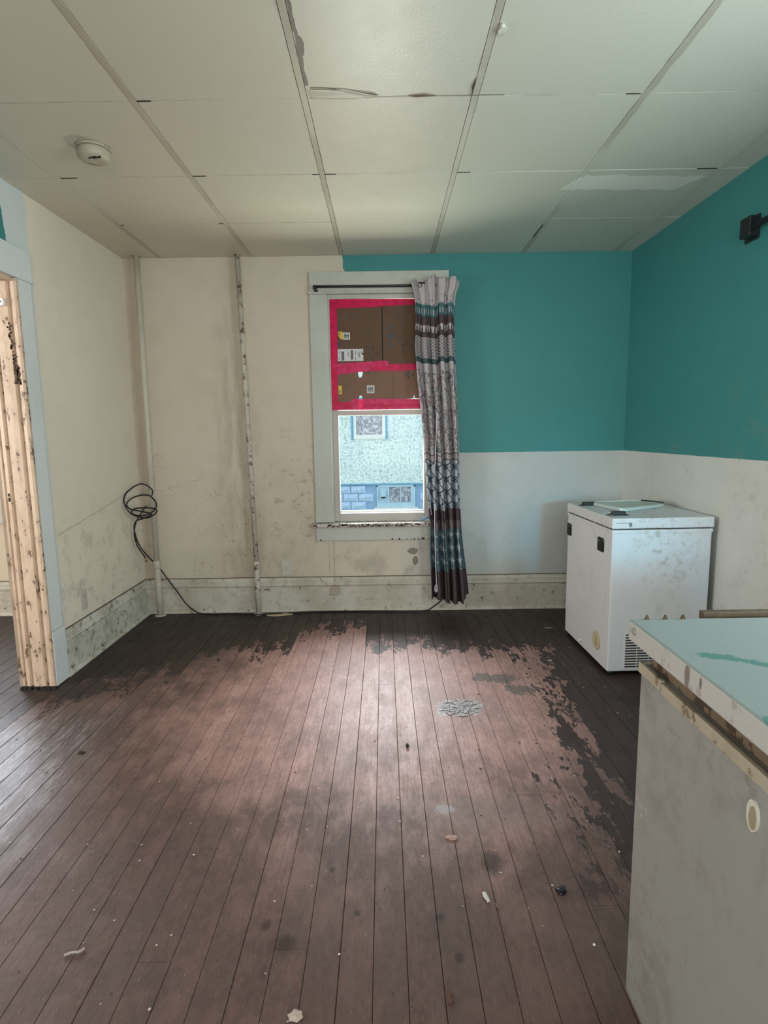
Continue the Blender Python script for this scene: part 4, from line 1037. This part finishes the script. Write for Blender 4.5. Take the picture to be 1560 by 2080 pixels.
def chipm():
    g = Gr('scattered_chip_paint', .7); n = g.noise(scale=3.7, detail=1); g.col(g.mix(g.step(n, .47), (.07, .045, .04), (.55, .5, .46))); return g.mat
o = link('paint_chips', to_me(bm), chipm()); tag(o, 'tiny light and dark paint chips scattered over the floorboards', 'paint chips', kind='stuff')

# ------------------------------------------------------------ outside: neighbour house
NY = 12.0
nh = thing('neighbour_house', (0, NY, -.75), 'pale blue stucco house with blue block foundation seen through the window', 'house')
GZ = -.75
def holes_wall(name, x0, x1, z0, z1, hx0, hx1, hz0, hz1, y0, y1, mat):
    return boxes(name, [((x0, y0, z0), (hx0, y1, z1)), ((hx1, y0, z0), (x1, y1, z1)), ((hx0, y0, z0), (hx1, y1, hz0)), ((hx0, y0, hz1), (hx1, y1, z1))], mat, nh)
holes_wall('stucco_wall', -6, 6, .20, 4.0, -.64, .055, 1.14, 1.93, NY, NY+.3, M_STUCCO)
box('foundation_ledge', (-6, NY-.03, .175), (6, NY+.1, .205), M_NBLUE, nh)
box('mortar_wall', (-6, NY+.035, GZ), (6, NY+.3, .175), M_MORTAR, nh)
prism('roof', [(NY-.5, 3.95), (NY-.5, 4.05), (NY+3, 5.6), (NY+3, 5.4)], 'x', -6.4, 6.4, M_ROOF, nh)
# window above
wf = boxes('window_frame', [((-.62, NY-.04, 1.16), (-.565, NY+.05, 1.92)), ((-.03, NY-.04, 1.16), (.03, NY+.05, 1.92)), ((-.62, NY-.04, 1.86), (.03, NY+.05, 1.92)), ((-.62, NY-.05, 1.13), (.03, NY+.05, 1.215))], M_NWHITE, nh, bev=.006)
box('pane', (-.57, NY+.01, 1.2), (-.02, NY+.02, 1.87), M_PANE, wf)
boxes('blue_side_trim', [((-.668, NY-.03, 1.115), (-.622, NY+.02, 1.97)), ((.032, NY-.03, 1.115), (.078, NY+.02, 1.97)), ((-.668, NY-.03, 1.922), (.078, NY+.02, 1.97))], M_NBLUE, nh)
# basement window
bf = boxes('basement_frame', [((-.165, NY-.02, -.285), (-.13, NY+.06, .170)), ((.60, NY-.02, -.285), (.64, NY+.06, .170)), ((-.165, NY-.02, .13), (.64, NY+.06, .172)), ((-.165, NY-.03, -.30), (.64, NY+.06, -.20)), ((.062, NY-.01, -.2), (.098, NY+.05, .14)), ((.322, NY-.01, -.2), (.345, NY+.05, .14)), ((.545, NY-.01, -.2), (.605, NY+.05, .14))], M_NPANEL, nh, bev=.005)
box('pane', (.095, NY+.02, -.2), (.325, NY+.03, .135), M_PANE, bf)
box('pane', (.34, NY+.02, -.2), (.55, NY+.03, .135), M_PANE, bf)
box('blank_panel', (-.135, NY+.01, -.2), (.066, NY+.03, .135), M_NPANEL, bf)
vc = box('vent_hood', (-.085, NY-.09, -.07), (.025, NY+.01, .06), M_NPANEL, nh, bev=.012)
box('vent_opening', (-.075, NY-.08, -.10), (.015, NY, -.068), M_HOLE, vc)
box('basement_sill', (-.22, NY-.07, -.345), (.70, NY+.05, -.302), M_NWHITE, nh, bev=.006)
# rock-faced blocks, sharing six shapes
def block_me(wd, ht, seed):
    r_ = random.Random(seed); bm = bmesh.new(); nx, nz = 5, 2; g = []
    for j in range(nz+1):
        row = []
        for i in range(nx+1):
            edge = i in (0, nx) or j in (0, nz)
            row.append(bm.verts.new((wd*i/nx, (0 if edge else -r_.uniform(.01, .045)), ht*j/nz+(0 if edge else r_.uniform(-.01, .01)))))
        g.append(row)
    for j in range(nz):
        for i in range(nx): bm.faces.new((g[j][i], g[j][i+1], g[j+1][i+1], g[j+1][i]))
    bk = [bm.verts.new(p) for p in ((0, .04, 0), (wd, .04, 0), (wd, .04, ht), (0, .04, ht))]
    bm.faces.new([g[0][i] for i in range(nx, -1, -1)]+[bk[0], bk[1]][:2])
    bm.faces.new([g[nz][i] for i in range(nx+1)]+[bk[2], bk[3]])
    bm.faces.new([g[j][0] for j in range(nz+1)]+[bk[3], bk[0]]); bm.faces.new([g[j][nx] for j in range(nz, -1, -1)]+[bk[1], bk[2]])
    me = to_me(bm, 'block'); me.materials.append(M_BLOCK); return me
bl = [block_me(.305, .155, s) for s in range(6)]
rr = random.Random(8)
for j in range(5):
    z = .006-j*.17
    x = -3.6+(.16 if j % 2 else 0)
    while x < 3.4:
        if not (j < 3 and x+.305 > -.21 and x < .68):
            o = bpy.data.objects.new('block', rr.choice(bl)); COL.objects.link(o); o.parent = nh; o.location = (x, .0, z+.75)
        x += .322
# ground
box('ground', (-14, D+.22, GZ-.2), (14, NY+4, GZ), M_GROUND, kind='structure')
# dry leaf strand outside the glass
lf = thing('dry_leaf_strand', (-.28, 4.24, 1.25), 'grey dried leaf strand hanging outside the top left of the lower window pane', 'leaf')
tube('leaf_blade', catmull([(-.262, 4.24, 1.385), (-.270, 4.24, 1.345), (-.285, 4.24, 1.30), (-.308, 4.24, 1.262)], 5), [.003]+[.006]*6+[.007]*4+[.004]*3+[.001]*2, M_LEAF, lf, 6)
tube('leaf_stem', catmull([(-.306, 4.24, 1.385), (-.304, 4.24, 1.31), (-.288, 4.24, 1.25), (-.268, 4.24, 1.19)], 5), .0022, M_LEAF, lf, 6)
for o in list(bpy.data.objects):
    if '_local' in o: del o['_local']
